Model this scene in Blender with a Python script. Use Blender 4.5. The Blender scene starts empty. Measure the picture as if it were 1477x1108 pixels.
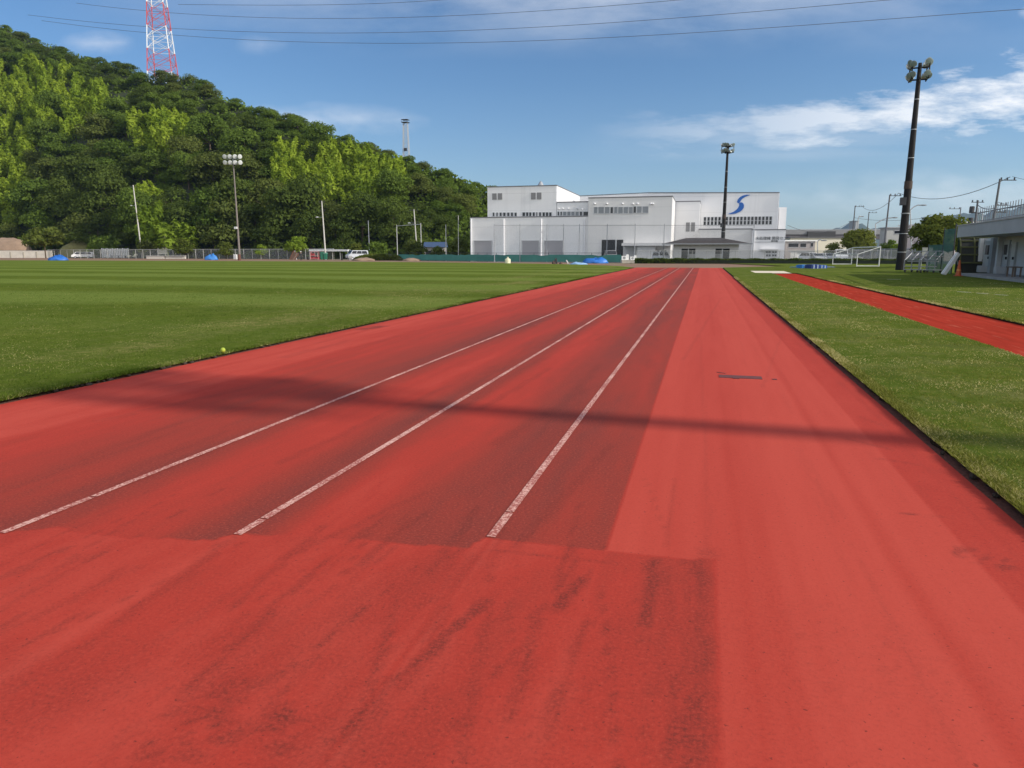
import bpy, bmesh, math, random
import numpy as np
from mathutils import Vector, Matrix, Euler
random.seed(7); RNG = np.random.default_rng(11)
sc = bpy.context.scene; COL = sc.collection
# ------------------------------------------------------------------ camera geometry (world x = across the track, y = along it)
FP = 1024.0; PITCH = math.atan(189/1024); CP, SP = math.cos(PITCH), math.sin(PITCH); EYE = 1.45
TH = math.atan(277.5/(FP/CP)); CT, ST = math.cos(TH), math.sin(TH)
def c2w(X, Y): return (X*CT - Y*ST, X*ST + Y*CT)
def ray(px, py):
    dx = (px-738.5)/FP; dy = (554-py)/FP
    X, Y, Z = dx, CP+dy*SP, -SP+dy*CP
    x, y = c2w(X, Y)
    return x, y, Z, Y
def g(px, py, z=0.0):                      # point of the ground seen there
    x, y, Z, Y = ray(px, py); t = (z-EYE)/Z; return Vector((x*t, y*t, z))
def hs(px, py, S):                         # point on the plane y = S
    x, y, Z, Y = ray(px, py); t = S/y; return Vector((x*t, S, EYE+Z*t))
def hd(px, py, D):                         # point at depth D ahead of the viewpoint
    x, y, Z, Y = ray(px, py); t = D/Y; return Vector((x*t, y*t, EYE+Z*t))
def depth(v): return -v[0]*ST + v[1]*CT
def hp(px, py, P, d):                      # point on the vertical plane through P along d
    x, y, Z, Y = ray(px, py); nx, ny = -d[1], d[0]
    t = (P[0]*nx+P[1]*ny)/(x*nx+y*ny); return Vector((x*t, y*t, EYE+Z*t))
# ------------------------------------------------------------------ materials
M = {}
def nt(name):
    m = bpy.data.materials.new(name); m.use_nodes = True
    n = m.node_tree; b = n.nodes['Principled BSDF']; return m, n, b
def N(n, t, **kw):
    k = n.nodes.new(t)
    for a, v in kw.items():
        if a.startswith('i_'): k.inputs[int(a[2:])].default_value = v
        else: setattr(k, a, v)
    return k
def math_(n, op, a, b=None, c=None, clamp=False):
    k = n.nodes.new('ShaderNodeMath'); k.operation = op; k.use_clamp = clamp
    for i, v in enumerate((a, b, c)):
        if v is None: continue
        if isinstance(v, (int, float)): k.inputs[i].default_value = v
        else: n.links.new(v, k.inputs[i])
    return k.outputs[0]
def mixc(n, f, a, b, mode='MIX'):
    k = n.nodes.new('ShaderNodeMix'); k.data_type = 'RGBA'; k.blend_type = mode
    for i, v in ((0, f), (6, a), (7, b)):
        if isinstance(v, (int, float)): k.inputs[i].default_value = v
        elif isinstance(v, tuple): k.inputs[i].default_value = (*v[:3], 1)
        else: n.links.new(v, k.inputs[i])
    return k.outputs[2]
def noise(n, vec, scale, detail=4, rough=.55):
    k = n.nodes.new('ShaderNodeTexNoise'); k.inputs['Scale'].default_value = scale
    k.inputs['Detail'].default_value = detail; k.inputs['Roughness'].default_value = rough
    if vec is not None: n.links.new(vec, k.inputs['Vector'])
    return k.outputs['Fac']
def ramp(n, f, lo, hi):
    return math_(n, 'MULTIPLY_ADD', f, 1/(hi-lo), -lo/(hi-lo), True)
def coords(n, sx=1, sy=1, sz=1, kind='Object'):
    t = n.nodes.new('ShaderNodeTexCoord'); mp = n.nodes.new('ShaderNodeMapping')
    mp.inputs['Scale'].default_value = (sx, sy, sz); n.links.new(t.outputs[kind], mp.inputs[0]); return mp.outputs[0]
def mat(name, col, rough=.7, var=.12, scale=2.0, metal=0.0, bump=0.0, bscale=30, alpha=None, spec=.5):
    if name in M: return M[name]
    m, n, b = nt(name)
    v = coords(n)
    f = noise(n, v, scale, 5, .6)
    c = mixc(n, f, tuple(x*(1-var*1.6) for x in col), tuple(min(1, x*(1+var*1.4)) for x in col))
    n.links.new(c, b.inputs['Base Color'])
    b.inputs['Roughness'].default_value = rough; b.inputs['Metallic'].default_value = metal
    b.inputs['Specular IOR Level'].default_value = spec
    if bump:
        bn = n.nodes.new('ShaderNodeBump'); bn.inputs['Strength'].default_value = bump; bn.inputs['Distance'].default_value = .02
        n.links.new(noise(n, v, bscale, 4), bn.inputs['Height']); n.links.new(bn.outputs[0], b.inputs['Normal'])
    if alpha is not None: b.inputs['Alpha'].default_value = alpha
    M[name] = m; return m
def leafmat(name, c1, c2, trans=.3, scale=.35):
    m, n, b = nt(name); out = n.nodes['Material Output']
    oi = n.nodes.new('ShaderNodeObjectInfo'); at_ = n.nodes.new('ShaderNodeAttribute'); at_.attribute_name = 'rnd'
    f = math_(n, 'ADD', math_(n, 'MULTIPLY', oi.outputs['Random'], .5), math_(n, 'MULTIPLY', at_.outputs['Fac'], .5))
    c = mixc(n, f, c1, c2)
    d = n.nodes.new('ShaderNodeBsdfDiffuse'); t = n.nodes.new('ShaderNodeBsdfTranslucent'); mx = n.nodes.new('ShaderNodeMixShader')
    n.links.new(c, d.inputs[0]); tc = mixc(n, .5, c, (min(1, c2[0]*1.6), min(1, c2[1]*1.6), c2[2]*.7)); n.links.new(tc, t.inputs[0])
    mx.inputs[0].default_value = trans
    n.links.new(d.outputs[0], mx.inputs[1]); n.links.new(t.outputs[0], mx.inputs[2]); n.links.new(mx.outputs[0], out.inputs[0])
    M[name] = m; return m
def meshmat(name, col, pitch, wire):        # chain-link / netting: crossed wires, air between them
    m, n, b = nt(name); out = n.nodes['Material Output']
    tcv = n.nodes.new('ShaderNodeTexCoord'); sp = n.nodes.new('ShaderNodeSeparateXYZ'); n.links.new(tcv.outputs['UV'], sp.inputs[0])
    a = math_(n, 'ADD', sp.outputs[0], sp.outputs[1]); c = math_(n, 'SUBTRACT', sp.outputs[0], sp.outputs[1])
    def w(v):
        q = math_(n, 'FRACT', math_(n, 'DIVIDE', v, pitch)); return math_(n, 'LESS_THAN', q, wire)
    f = math_(n, 'MAXIMUM', w(a), w(c))
    t = n.nodes.new('ShaderNodeBsdfTransparent'); mx = n.nodes.new('ShaderNodeMixShader')
    b.inputs['Base Color'].default_value = (*col, 1); b.inputs['Roughness'].default_value = .6
    n.links.new(f, mx.inputs[0]); n.links.new(t.outputs[0], mx.inputs[1]); n.links.new(b.outputs[0], mx.inputs[2]); n.links.new(mx.outputs[0], out.inputs[0])
    M[name] = m; return m
# ------------------------------------------------------------------ mesh builder
class MB:
    def __init__(s): s.v = []; s.f = []; s.uv = None
    def poly(s, vs, fs):
        o = len(s.v); s.v += [tuple(v) for v in vs]; s.f += [tuple(i+o for i in f) for f in fs]; return s
    def box(s, c, d, rz=0.0):
        cx, cy, cz = c; a, b, h = d[0]/2, d[1]/2, d[2]/2; co, si = math.cos(rz), math.sin(rz); vs = []
        for z in (-h, h):
            for x, y in ((-a, -b), (a, -b), (a, b), (-a, b)): vs.append((cx+x*co-y*si, cy+x*si+y*co, cz+z))
        return s.poly(vs, [(3, 2, 1, 0), (4, 5, 6, 7), (0, 1, 5, 4), (1, 2, 6, 5), (2, 3, 7, 6), (3, 0, 4, 7)])
    def span(s, a, b):
        return s.box([(a[i]+b[i])/2 for i in range(3)], [abs(b[i]-a[i]) for i in range(3)])
    def tube(s, p, q, r0, r1=None, n=8, cap=True):
        r1 = r0 if r1 is None else r1; p = Vector(p); q = Vector(q); d = (q-p)
        if d.length < 1e-6: return s
        d.normalize(); a = d.orthogonal().normalized(); b = d.cross(a); vs = []
        for c, r in ((p, r0), (q, r1)):
            for i in range(n):
                t = 2*math.pi*i/n; vs.append(c+a*math.cos(t)*r+b*math.sin(t)*r)
        fs = [(i, (i+1) % n, n+(i+1) % n, n+i) for i in range(n)]
        if cap: fs += [tuple(range(n-1, -1, -1)), tuple(range(n, 2*n))]
        return s.poly(vs, fs)
    def path(s, pts, r, n=6):
        for a, b in zip(pts, pts[1:]): s.tube(a, b, r, n=n)
        return s
    def ell(s, c, r, nu=12, nv=8, f=None):
        vs = [(c[0], c[1], c[2]-r[2])]; 
        for j in range(1, nv):
            t = math.pi*j/nv-math.pi/2
            for i in range(nu):
                a = 2*math.pi*i/nu; k = f(a, t) if f else 1
                vs.append((c[0]+r[0]*math.cos(t)*math.cos(a)*k, c[1]+r[1]*math.cos(t)*math.sin(a)*k, c[2]+r[2]*math.sin(t)*k))
        vs.append((c[0], c[1], c[2]+r[2])); fs = []
        for i in range(nu): fs.append((0, 1+(i+1) % nu, 1+i))
        for j in range(nv-2):
            for i in range(nu):
                a = 1+j*nu+i; b = 1+j*nu+(i+1) % nu; fs.append((a, b, b+nu, a+nu))
        L = len(vs)-1; o = 1+(nv-2)*nu
        for i in range(nu): fs.append((o+i, o+(i+1) % nu, L))
        return s.poly(vs, fs)
    def prism(s, pts, off):                  # closed planar outline swept by off
        n = len(pts); off = Vector(off); vs = [Vector(p) for p in pts]+[Vector(p)+off for p in pts]
        fs = [tuple(range(n)), tuple(range(2*n-1, n-1, -1))]+[(i, n+i, n+(i+1) % n, (i+1) % n) for i in range(n)]
        return s.poly(vs, fs)
    def lathe(s, prof, base, n=16):          # [(r, z)]
        vs = []
        for r, z in prof:
            for i in range(n):
                a = 2*math.pi*i/n; vs.append((base[0]+r*math.cos(a), base[1]+r*math.sin(a), base[2]+z))
        fs = [(j*n+i, j*n+(i+1) % n, (j+1)*n+(i+1) % n, (j+1)*n+i) for j in range(len(prof)-1) for i in range(n)]
        fs += [tuple(range(n-1, -1, -1)), tuple(range((len(prof)-1)*n, len(prof)*n))]
        return s.poly(vs, fs)
    def sheet(s, P, Q, z0, z1):               # upright rectangle with metre UVs
        P = Vector(P); Q = Vector(Q); L = (Q-P).length; o = len(s.v)
        s.poly([(P.x, P.y, z0), (Q.x, Q.y, z0), (Q.x, Q.y, z1), (P.x, P.y, z1)], [(0, 1, 2, 3)])
        s.uv = (s.uv or {}); s.uv.update({o: (0, 0), o+1: (L, 0), o+2: (L, z1-z0), o+3: (0, z1-z0)}); return s
    def mesh(s, name, m, org=(0, 0, 0), smooth=False, fix=True):
        me = bpy.data.meshes.new(name)
        me.from_pydata([(v[0]-org[0], v[1]-org[1], v[2]-org[2]) for v in s.v], [], s.f)
        if fix and not s.uv:
            bm = bmesh.new(); bm.from_mesh(me); bmesh.ops.recalc_face_normals(bm, faces=bm.faces); bm.to_mesh(me); bm.free()
        if s.uv:
            l = me.uv_layers.new(name='UVMap')
            for lp in me.loops: l.data[lp.index].uv = s.uv.get(lp.vertex_index, (0, 0))
        if smooth: me.shade_smooth()
        me.materials.append(m); return me
def tag(o, label=None, cat=None, group=None, kind=None):
    if label: o['label'] = label
    if cat: o['category'] = cat
    if group: o['group'] = group
    if kind: o['kind'] = kind
    return o
def thing(name, loc, label, cat, group=None, rz=0.0):
    o = bpy.data.objects.new(name, None); COL.objects.link(o); o.location = loc; o.rotation_euler = (0, 0, rz)
    o.empty_display_size = .3
    return tag(o, label, cat, group)
def part(name, mb, m, parent=None, local=False, smooth=False, label=None):
    """mb in world metres unless local; parent unrotated roots only for world meshes"""
    org = (0, 0, 0)
    if parent is not None and not local:
        p = parent; org = Vector((0, 0, 0))
        while p is not None: org = org+p.location; p = p.parent
    me = mb.mesh(name, m, org, smooth) if isinstance(mb, MB) else mb
    o = bpy.data.objects.new(name, me); COL.objects.link(o)
    if parent is not None: o.parent = parent
    if label: o['label'] = label
    return o
def solo(name, mb, m, label, cat, loc=None, group=None, smooth=False, kind=None):
    loc = Vector(loc) if loc is not None else Vector((0, 0, 0))
    o = bpy.data.objects.new(name, mb.mesh(name, m, loc, smooth)); o.location = loc; COL.objects.link(o)
    return tag(o, label, cat, group, kind)
def struct(name, mb, m=None, smooth=False, kind='structure'):
    o = bpy.data.objects.new(name, mb.mesh(name, m, (0, 0, 0), smooth) if isinstance(mb, MB) else mb); COL.objects.link(o); o['kind'] = kind; return o
def copy_tree(o, parent=None):
    c = o.copy(); COL.objects.link(c)
    if parent is not None: c.parent = parent
    for ch in list(o.children): copy_tree(ch, c)
    return c
def npmesh(name, V, F, m, attrs=None, tri=False):
    me = bpy.data.meshes.new(name); k = 3 if tri else 4
    me.vertices.add(len(V)); me.vertices.foreach_set('co', np.asarray(V, np.float32).ravel())
    F = np.asarray(F, np.int32); me.loops.add(F.size); me.loops.foreach_set('vertex_index', F.ravel())
    me.polygons.add(len(F)); me.polygons.foreach_set('loop_start', np.arange(0, F.size, k, dtype=np.int32))
    me.polygons.foreach_set('loop_total', np.full(len(F), k, np.int32))
    for an, av in (attrs or {}).items():
        a = me.attributes.new(an, 'FLOAT', 'POINT'); a.data.foreach_set('value', np.asarray(av, np.float32))
    me.update(); me.validate(); me.materials.append(m); return me
# ------------------------------------------------------------------ camera, sun, sky
cam = bpy.data.cameras.new('camera'); co = bpy.data.objects.new('camera', cam); COL.objects.link(co)
cam.sensor_width = 36; cam.lens = FP/1477*36; cam.clip_end = 30000; cam.clip_start = .05
co.location = (0, 0, EYE); co.rotation_euler = (math.pi/2-PITCH, 0, TH); sc.camera = co
ELEV = math.radians(26.5); AZ = math.radians(-3.0)
SUN = Vector((math.cos(ELEV)*math.cos(AZ), math.cos(ELEV)*math.sin(AZ), math.sin(ELEV)))
sl = bpy.data.lights.new('sun', 'SUN'); so = bpy.data.objects.new('sun', sl); COL.objects.link(so)
sl.energy = 4.6; sl.angle = math.radians(.7); sl.color = (1, .93, .82)
so.rotation_euler = (-SUN).to_track_quat('-Z', 'Y').to_euler(); so.location = (60, 0, 60)
w = bpy.data.worlds.new('World'); sc.world = w; w.use_nodes = True; n = w.node_tree
bg = n.nodes['Background']; sky = n.nodes.new('ShaderNodeTexSky'); sky.sky_type = 'NISHITA'; sky.sun_disc = False
sky.sun_elevation = ELEV; sky.sun_rotation = math.pi/2-AZ; sky.air_density = 1.0; sky.dust_density = .5; sky.ozone_density = 3.0; sky.altitude = 50
bg.inputs[1].default_value = .135
tc = n.nodes.new('ShaderNodeTexCoord'); vr = n.nodes.new('ShaderNodeVectorRotate'); vr.rotation_type = 'Z_AXIS'; vr.inputs['Angle'].default_value = -TH
n.links.new(tc.outputs['Generated'], vr.inputs['Vector']); sx = n.nodes.new('ShaderNodeSeparateXYZ'); n.links.new(vr.outputs[0], sx.inputs[0])
yy = math_(n, 'MAXIMUM', sx.outputs[1], .05)
A = math_(n, 'DIVIDE', sx.outputs[0], yy); Ee = math_(n, 'DIVIDE', sx.outputs[2], yy)
def cvec(ka, ke, off):
    c = n.nodes.new('ShaderNodeCombineXYZ'); n.links.new(math_(n, 'MULTIPLY', A, ka), c.inputs[0]); n.links.new(math_(n, 'MULTIPLY', Ee, ke), c.inputs[1]); c.inputs[2].default_value = off; return c.outputs[0]
def bell(v, c0, wd):                         # 1 at centre, 0 at +-wd
    return math_(n, 'SUBTRACT', 1, math_(n, 'ABSOLUTE', math_(n, 'DIVIDE', math_(n, 'SUBTRACT', v, c0), wd)), None, True)
# long cumulus bank low on the right
cen = math_(n, 'MULTIPLY_ADD', math_(n, 'POWER', math_(n, 'MAXIMUM', A, .001), 2.6), .135, .158)
th_ = math_(n, 'MULTIPLY_ADD', A, .03, .012)
band = math_(n, 'SUBTRACT', 1, math_(n, 'ABSOLUTE', math_(n, 'DIVIDE', math_(n, 'SUBTRACT', Ee, cen), math_(n, 'MULTIPLY', th_, 1.5))))
band = math_(n, 'MULTIPLY', math_(n, 'ADD', band, 0), 1)
nz = noise(n, cvec(9, 36, 3.1), 1.0, 9, .62)
c1 = math_(n, 'ADD', math_(n, 'MULTIPLY', band, .55), math_(n, 'MULTIPLY_ADD', nz, 2.2, -1.08))
c1 = ramp(n, c1, .08, .62); c1 = math_(n, 'MULTIPLY', c1, ramp(n, A, .10, .60)); c1 = math_(n, 'MULTIPLY', c1, 1.0)
# its thin veil below
veil = math_(n, 'MULTIPLY', bell(Ee, .146, .028), math_(n, 'MULTIPLY', bell(A, .38, .30), ramp(n, noise(n, cvec(3, 30, 8), 1, 5), .35, .7)))
c2 = math_(n, 'MULTIPLY', veil, .5)
# high thin streaks near the top
cir = ramp(n, noise(n, cvec(3.0, 10, 5.2), 1.0, 7, .62), .36, .78)
c3 = math_(n, 'MULTIPLY', math_(n, 'MULTIPLY', cir, math_(n, 'MULTIPLY', ramp(n, Ee, .25, .36), bell(A, .12, .75))), .95)
# small scraps beside the hill and top right
def scrap(a0, e0, wa, we, k, off):
    q = math_(n, 'MULTIPLY', bell(A, a0, wa), bell(Ee, e0, we)); return math_(n, 'MULTIPLY', ramp(n, math_(n, 'MULTIPLY', q, math_(n, 'MULTIPLY_ADD', noise(n, cvec(18, 40, off), 1, 5), 2, -.2)), .15, .8), k)
tot = c1
for q in (c2, c3, scrap(-.545, .272, .07, .022, .3, 1), scrap(.70, .31, .05, .02, .9, 2), scrap(-.26, .175, .2, .03, .35, 4), scrap(-.33, .27, .05, .02, .16, 6), scrap(.60, .075, .35, .05, .35, 9)):
    tot = math_(n, 'MAXIMUM', tot, q)
hz = math_(n, 'MULTIPLY', ramp(n, Ee, .22, -.01), .15)
hs_ = n.nodes.new('ShaderNodeHueSaturation'); hs_.inputs['Saturation'].default_value = 1.12; hs_.inputs['Value'].default_value = .86; n.links.new(sky.outputs[0], hs_.inputs['Color'])
skyb = mixc(n, 1.0, hs_.outputs[0], (.88, .97, 1.08), 'MULTIPLY')
skyc = mixc(n, hz, skyb, (3.8, 4.8, 6.2))
# broken bright cloud added over the unseen sky behind the viewpoint, as fill light
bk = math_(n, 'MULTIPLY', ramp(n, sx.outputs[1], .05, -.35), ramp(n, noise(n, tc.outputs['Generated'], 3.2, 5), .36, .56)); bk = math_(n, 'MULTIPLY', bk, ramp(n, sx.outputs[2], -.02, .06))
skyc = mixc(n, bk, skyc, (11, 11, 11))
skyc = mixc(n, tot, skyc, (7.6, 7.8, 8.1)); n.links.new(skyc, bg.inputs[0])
vs = sc.view_settings; vs.view_transform = 'Standard'; vs.look = 'None'; vs.exposure = 0; vs.gamma = 1
sc.cycles.max_bounces = 8; sc.cycles.diffuse_bounces = 3; sc.cycles.transparent_max_bounces = 24; sc.cycles.volume_bounces = 0
sc.cycles.use_denoising = True
# ------------------------------------------------------------------ materials shared
mat('steel', (.42, .43, .44), .45, .1, 3, .6); mat('dark_steel', (.035, .035, .04), .5, .3, 2); mat('white_paint', (.78, .78, .76), .5, .06, 1.2)
mat('concrete', (.42, .41, .39), .85, .2, 1.5, bump=.2); mat('pole_concrete', (.5, .48, .44), .8, .12, 2); mat('glass_dark', (.02, .022, .028), .12, .3, .5)
mat('blue_tarp', (.015, .115, .42), .55, .45, 1.2, bump=1, bscale=2.5); mat('bark', (.09, .065, .045), .9, .3, 6, bump=.6); mat('black', (.015, .015, .016), .6)
mat('rust', (.13, .055, .035), .85, .3, 4); mat('green_plastic', (.02, .16, .1), .5); mat('cream', (.72, .68, .5), .6, .1); mat('lens_glass', (.75, .78, .78), .15, .05)
mat('lamp_metal', (.55, .6, .57), .35, .15, 3, .5); mat('rubber', (.02, .02, .02), .8); mat('silver_paint', (.52, .53, .55), .35, .05, 2, .3); mat('grey_paint', (.28, .29, .3), .5)
leafmat('leaf_dark', (.052, .078, .018), (.105, .14, .03), .28); leafmat('leaf_mid', (.07, .115, .02), (.135, .19, .034), .3)
leafmat('leaf_olive', (.075, .1, .027), (.145, .17, .04), .3); leafmat('leaf_bamboo', (.17, .26, .03), (.36, .44, .055), .38)
leafmat('leaf_bright', (.13, .2, .025), (.24, .32, .04), .35); leafmat('leaf_garden', (.06, .09, .018), (.17, .185, .04), .32)
# ================================================================== GROUND, TRACK, LAWNS
def plain_ground():
    m, n, b = nt('open_ground'); v = coords(n)
    f = noise(n, v, .02, 6, .6); f2 = noise(n, v, .6, 5)
    c = mixc(n, ramp(n, f, .4, .6), (.11, .12, .06), (.2, .18, .13)); c = mixc(n, ramp(n, f2, .35, .7), c, (.16, .15, .11))
    n.links.new(c, b.inputs['Base Color']); b.inputs['Roughness'].default_value = .95; b.inputs['Specular IOR Level'].default_value = .1; return m
struct('ground', MB().poly([(-6000, -6000, -.12), (6000, -6000, -.12), (6000, 6000, -.12), (-6000, 6000, -.12)], [(0, 1, 2, 3)]), plain_ground())
def dirt():
    m, n, b = nt('red_dirt'); v = coords(n)
    c = mixc(n, ramp(n, noise(n, v, .5, 6), .3, .7), (.21, .1, .055), (.25, .15, .085)); c = mixc(n, ramp(n, noise(n, v, .12, 4), .5, .7), c, (.2, .17, .09))
    n.links.new(c, b.inputs['Base Color']); b.inputs['Roughness'].default_value = .95; return m
struct('dirt_bend', MB().poly([(-240, 74.02, -.03), (5, 74.02, -.03), (9, 84, -.03), (3.0, 103.3, -.03), (-30, 113.3, -.03), (-55, 129, -.03), (-90, 154, -.03), (-240, 182, -.03)], [tuple(range(8))]), dirt())
def asphalt():
    m, n, b = nt('asphalt'); v = coords(n); c = mixc(n, noise(n, v, 1.5, 6), (.045, .045, .047), (.08, .08, .08)); n.links.new(c, b.inputs['Base Color']); b.inputs['Roughness'].default_value = .9; return m
struct('car_park', MB().poly([(-40, 107.4, -.05), (70, 107.4, -.05), (70, 180, -.05), (-40, 180, -.05)], [(0, 1, 2, 3)]), asphalt())
# ---- the running track: a fine grid carrying two painted-on wear values
UL, UR, SE = -6.55, 1.72, 74.0
us = np.arange(UL, UR+.001, .0275); us[-1] = UR
ss = list(np.arange(.3, 6, .03))
while ss[-1] < SE: ss.append(ss[-1]*1.012)
ss = np.array(ss); ss = ss[ss < SE]; ss = np.append([-14., -6, -2], np.append(ss, SE))
U, S = np.meshgrid(us, ss)
def hsh(i, j): 
    h = np.sin(i*127.1+j*311.7)*43758.5453; return h-np.floor(h)
def vn(x, y):
    i = np.floor(x); j = np.floor(y); f = x-i; q = y-j; f = f*f*(3-2*f); q = q*q*(3-2*q)
    return (hsh(i, j)*(1-f)+hsh(i+1, j)*f)*(1-q)+(hsh(i, j+1)*(1-f)+hsh(i+1, j+1)*f)*q
def fbm(x, y, o=4):
    t = 0; a = .5
    for k in range(o): t = t+a*vn(x*2**k+17*k, y*2**k+5*k); a *= .5
    return t/(1-.5**o)
Uw = U+.05*(vn(S*.25, U*0+3)-.5)+.03*(fbm(U*4, S*.7)-.5)
prof = [(-6.55, .80), (-6.3, .95), (-5.35, .86), (-5.15, .60), (-4.7, .58), (-4.3, .46), (-3.9, .36), (-3.55, .22), (-3.42, .26), (-3.15, .62), (-2.85, .66), (-2.6, .45), (-2.4, .16), (-2.2, .30), (-2.0, .62), (-1.75, .60), (-1.5, .34), (-1.3, .2), (-1.08, .14), (-.9, .24), (-.7, .4), (-.42, .36)]
old = np.interp(Uw, [p[0] for p in prof], [p[1] for p in prof])
old = old+.40*(fbm(U*1.6, S*.22)-.5)+.30*(fbm(U*7, S*.5)-.5)+.16*(fbm(U*16, S*4)-.5)
new = .93+.16*(fbm(U*3, S*.2)-.5)+.10*(fbm(U*14, S*1.2)-.5)+np.where(np.abs(U-.12) < .26, -.05, 0)+np.where(np.abs(U-.72) < .22, .03, 0)
new = new+np.where(U > 1.33+.02*(vn(S*1.5, U*0)-.5), -.22+.15*(fbm(U*9, S*5)-.5), 0)
new = new-.10*np.exp(-((U-.955)/.05)**2)+.07*np.exp(-((U-.885)/.03)**2)-.07*np.exp(-((U-.24)/.03)**2)*(vn(S*.8, U*0) > .35)
isnew = U > -.395
bnd = np.interp(U, [-6.55, -3.6, -3.5, -3.3, -2.9, -2.36, -2.33, -1.9, -1.07, -1.03, -.4, .11, .12, 1.8], [2.55, 2.68, 2.73, 2.86, 2.83, 2.92, 3.02, 3.10, 3.17, 3.32, 3.30, 3.34, .1, .1])
patch = S < bnd+.012*(vn(U*14, S*0)-.5)
pv = .68+.42*(fbm(U*1.2+9, S*.7)-.5)+.22*(fbm(U*8, S*1.2)-.5)+.12*(fbm(U*22, S*9)-.5)
pv = np.where((U < -.4), pv, pv-.08)+(.16*np.exp(-((U+1.035)/.014)**2)+.12*np.exp(-((U+.965)/.014)**2))*(.5+fbm(U*2, S*3))+.16*np.exp(-((U+2.29)/.04)**2)*(.4+fbm(U*3, S*2))-.10*np.exp(-((U+1.0)/.02)**2)
tone = np.where(patch, pv, np.where(isnew, new, old))
stain = np.zeros_like(U)
def streak(px0, py0, px1, py1, wd, k, rough=.5, freq=26):
    global stain
    a = g(px0, py0); b = g(px1, py1); d = np.array([b.x-a.x, b.y-a.y]); L = np.hypot(*d); d /= L
    t = (U-a.x)*d[0]+(S-a.y)*d[1]; q = -(U-a.x)*d[1]+(S-a.y)*d[0]
    q = q+wd*.5*(vn(t*9, t*0+px0)-.5)
    m = np.clip(1.25-np.abs(q)/(wd/2), 0, .5)*2*np.clip(np.minimum(t, L-t)/.05+.5, 0, 1)
    m = m*np.clip((1-rough)+rough*2.2*(.55*fbm(t*freq*.22+px0, q*freq*2.6+3, 3)+.45*fbm(U*freq+px0, S*freq, 3)-.2), 0, 1.2)
    stain = np.maximum(stain, m*k*1.2)
for a in [(1018, 806, 1008, 1108, .07, .42, .8), (992, 808, 990, 1108, .05, .30, .8), (1000, 1000, 985, 1108, .05, .6, .85), (1012, 808, 1008, 860, .06, .5, .7),
          (945, 806, 932, 905, .055, .6, .6), (838, 832, 800, 880, .06, .75, .45), (800, 880, 690, 1000, .018, .35, .6),
          (745, 935, 640, 1060, .014, .45, .4), (700, 862, 590, 970, .05, .7, .85), (590, 970, 480, 1080, .075, .6, .9), (640, 905, 560, 1000, .03, .25, .8),
          (628, 795, 560, 850, .012, .5, .5), (575, 780, 500, 860, .011, .4, .5), (560, 850, 420, 965, .016, .65, .5), (420, 965, 330, 1010, .05, .45, .9),
          (820, 790, 800, 835, .012, .35, .5), (835, 790, 812, 840, .01, .35, .5), (700, 793, 880, 812, .03, .35, .9), (690, 800, 610, 875, .05, .30, .8),
          (375, 790, 322, 823, .006, .6, .4), (300, 820, 230, 855, .03, .18, .8), (960, 820, 955, 1000, .05, .22, .85), (1300, 741, 1375, 748, .025, .75, .5),
          (1218, 632, 1290, 650, .05, .35, .9), (1260, 660, 1330, 672, .05, .30, .9), (1240, 600, 1280, 618, .05, .25, .9), (1148, 430, 1100, 560, .04, .16, .6),
          (1080, 600, 1480, 1108, .03, .0, .5), (320, 545, 220, 560, .06, .25, .8), (520, 476, 552, 470, .25, .8, .4), (395, 743, 415, 737, .02, .5, .3), (1175, 690, 1395, 1108, .022, .12, .1), (1040, 430, 985, 520, .05, .2, .6),
          (930, 690, 965, 780, .015, .22, .5), (975, 690, 960, 790, .012, .2, .5), (1010, 480, 1024, 800, .03, .14, .6), (1015, 790, 1022, 806, .1, .25, .6)]:
    streak(*a)
rs_ = random.Random(19)
def scuff(u, s, L, ang, wd, k, rough=.7):
    a = Vector((u, s)); d = Vector((math.sin(ang), math.cos(ang))); b = a+d*L
    def pix(v):
        X = v[0]*CT+v[1]*ST; Y = -v[0]*ST+v[1]*CT; yy_ = Y*CP+EYE*SP; zz_ = Y*SP-EYE*CP; return 738.5+FP*X/yy_, 554-FP*zz_/yy_
    streak(*pix(a), *pix(b), wd, k, rough)
for i in range(70):                                  # faint tyre and drag scuffs along the near patch
    scuff(rs_.uniform(-3.2, .02), rs_.uniform(1.5, 2.9), rs_.uniform(.3, 1.3), rs_.gauss(-.04, .13), rs_.choice((.008, .012, .02, .045)), rs_.uniform(.2, .5), .75)
for i in range(60):                                  # and on the old lanes
    scuff(rs_.uniform(-6.2, -.5), 3.2+16*rs_.random()**1.6, rs_.uniform(.5, 3.5), rs_.gauss(0, .1), rs_.uniform(.03, .16), rs_.uniform(.12, .34), .85)
for i in range(16):                                  # the renewed lanes on the right
    scuff(rs_.uniform(-.3, 1.65), 3.0+14*rs_.random()**1.6, rs_.uniform(.6, 4), rs_.gauss(0, .025), rs_.uniform(.015, .05), rs_.uniform(.05, .11), .6)
def blob(px, py, r, k, f=22, thr=.35):
    global stain
    a = g(px, py); d = np.hypot(U-a.x, (S-a.y)*.8); m = np.clip(1-d/r, 0, 1)**.7*np.clip((fbm(U*f, S*f, 4)-thr)*4, 0, 1); stain = np.maximum(stain, m*k)
for a in [(300, 1050, .16, .95), (240, 1060, .16, .8), (405, 1040, .10, .95, 30), (330, 1000, .18, .6), (410, 1085, .1, .7), (150, 980, .3, .25), (1400, 800, .10, 1.4, 34, .5), (1430, 805, .13, 1.4, 30, .5), (1180, 930, .4, .2, 60, .5), (1300, 960, .35, .25, 60, .5), (1000, 1050, .1, .8), (700, 1060, .3, .25, 40, .45), (850, 990, .35, .25, 40, .45), (500, 950, .4, .2, 30, .4), (340, 910, .14, .3)]:
    blob(*a)
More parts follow.
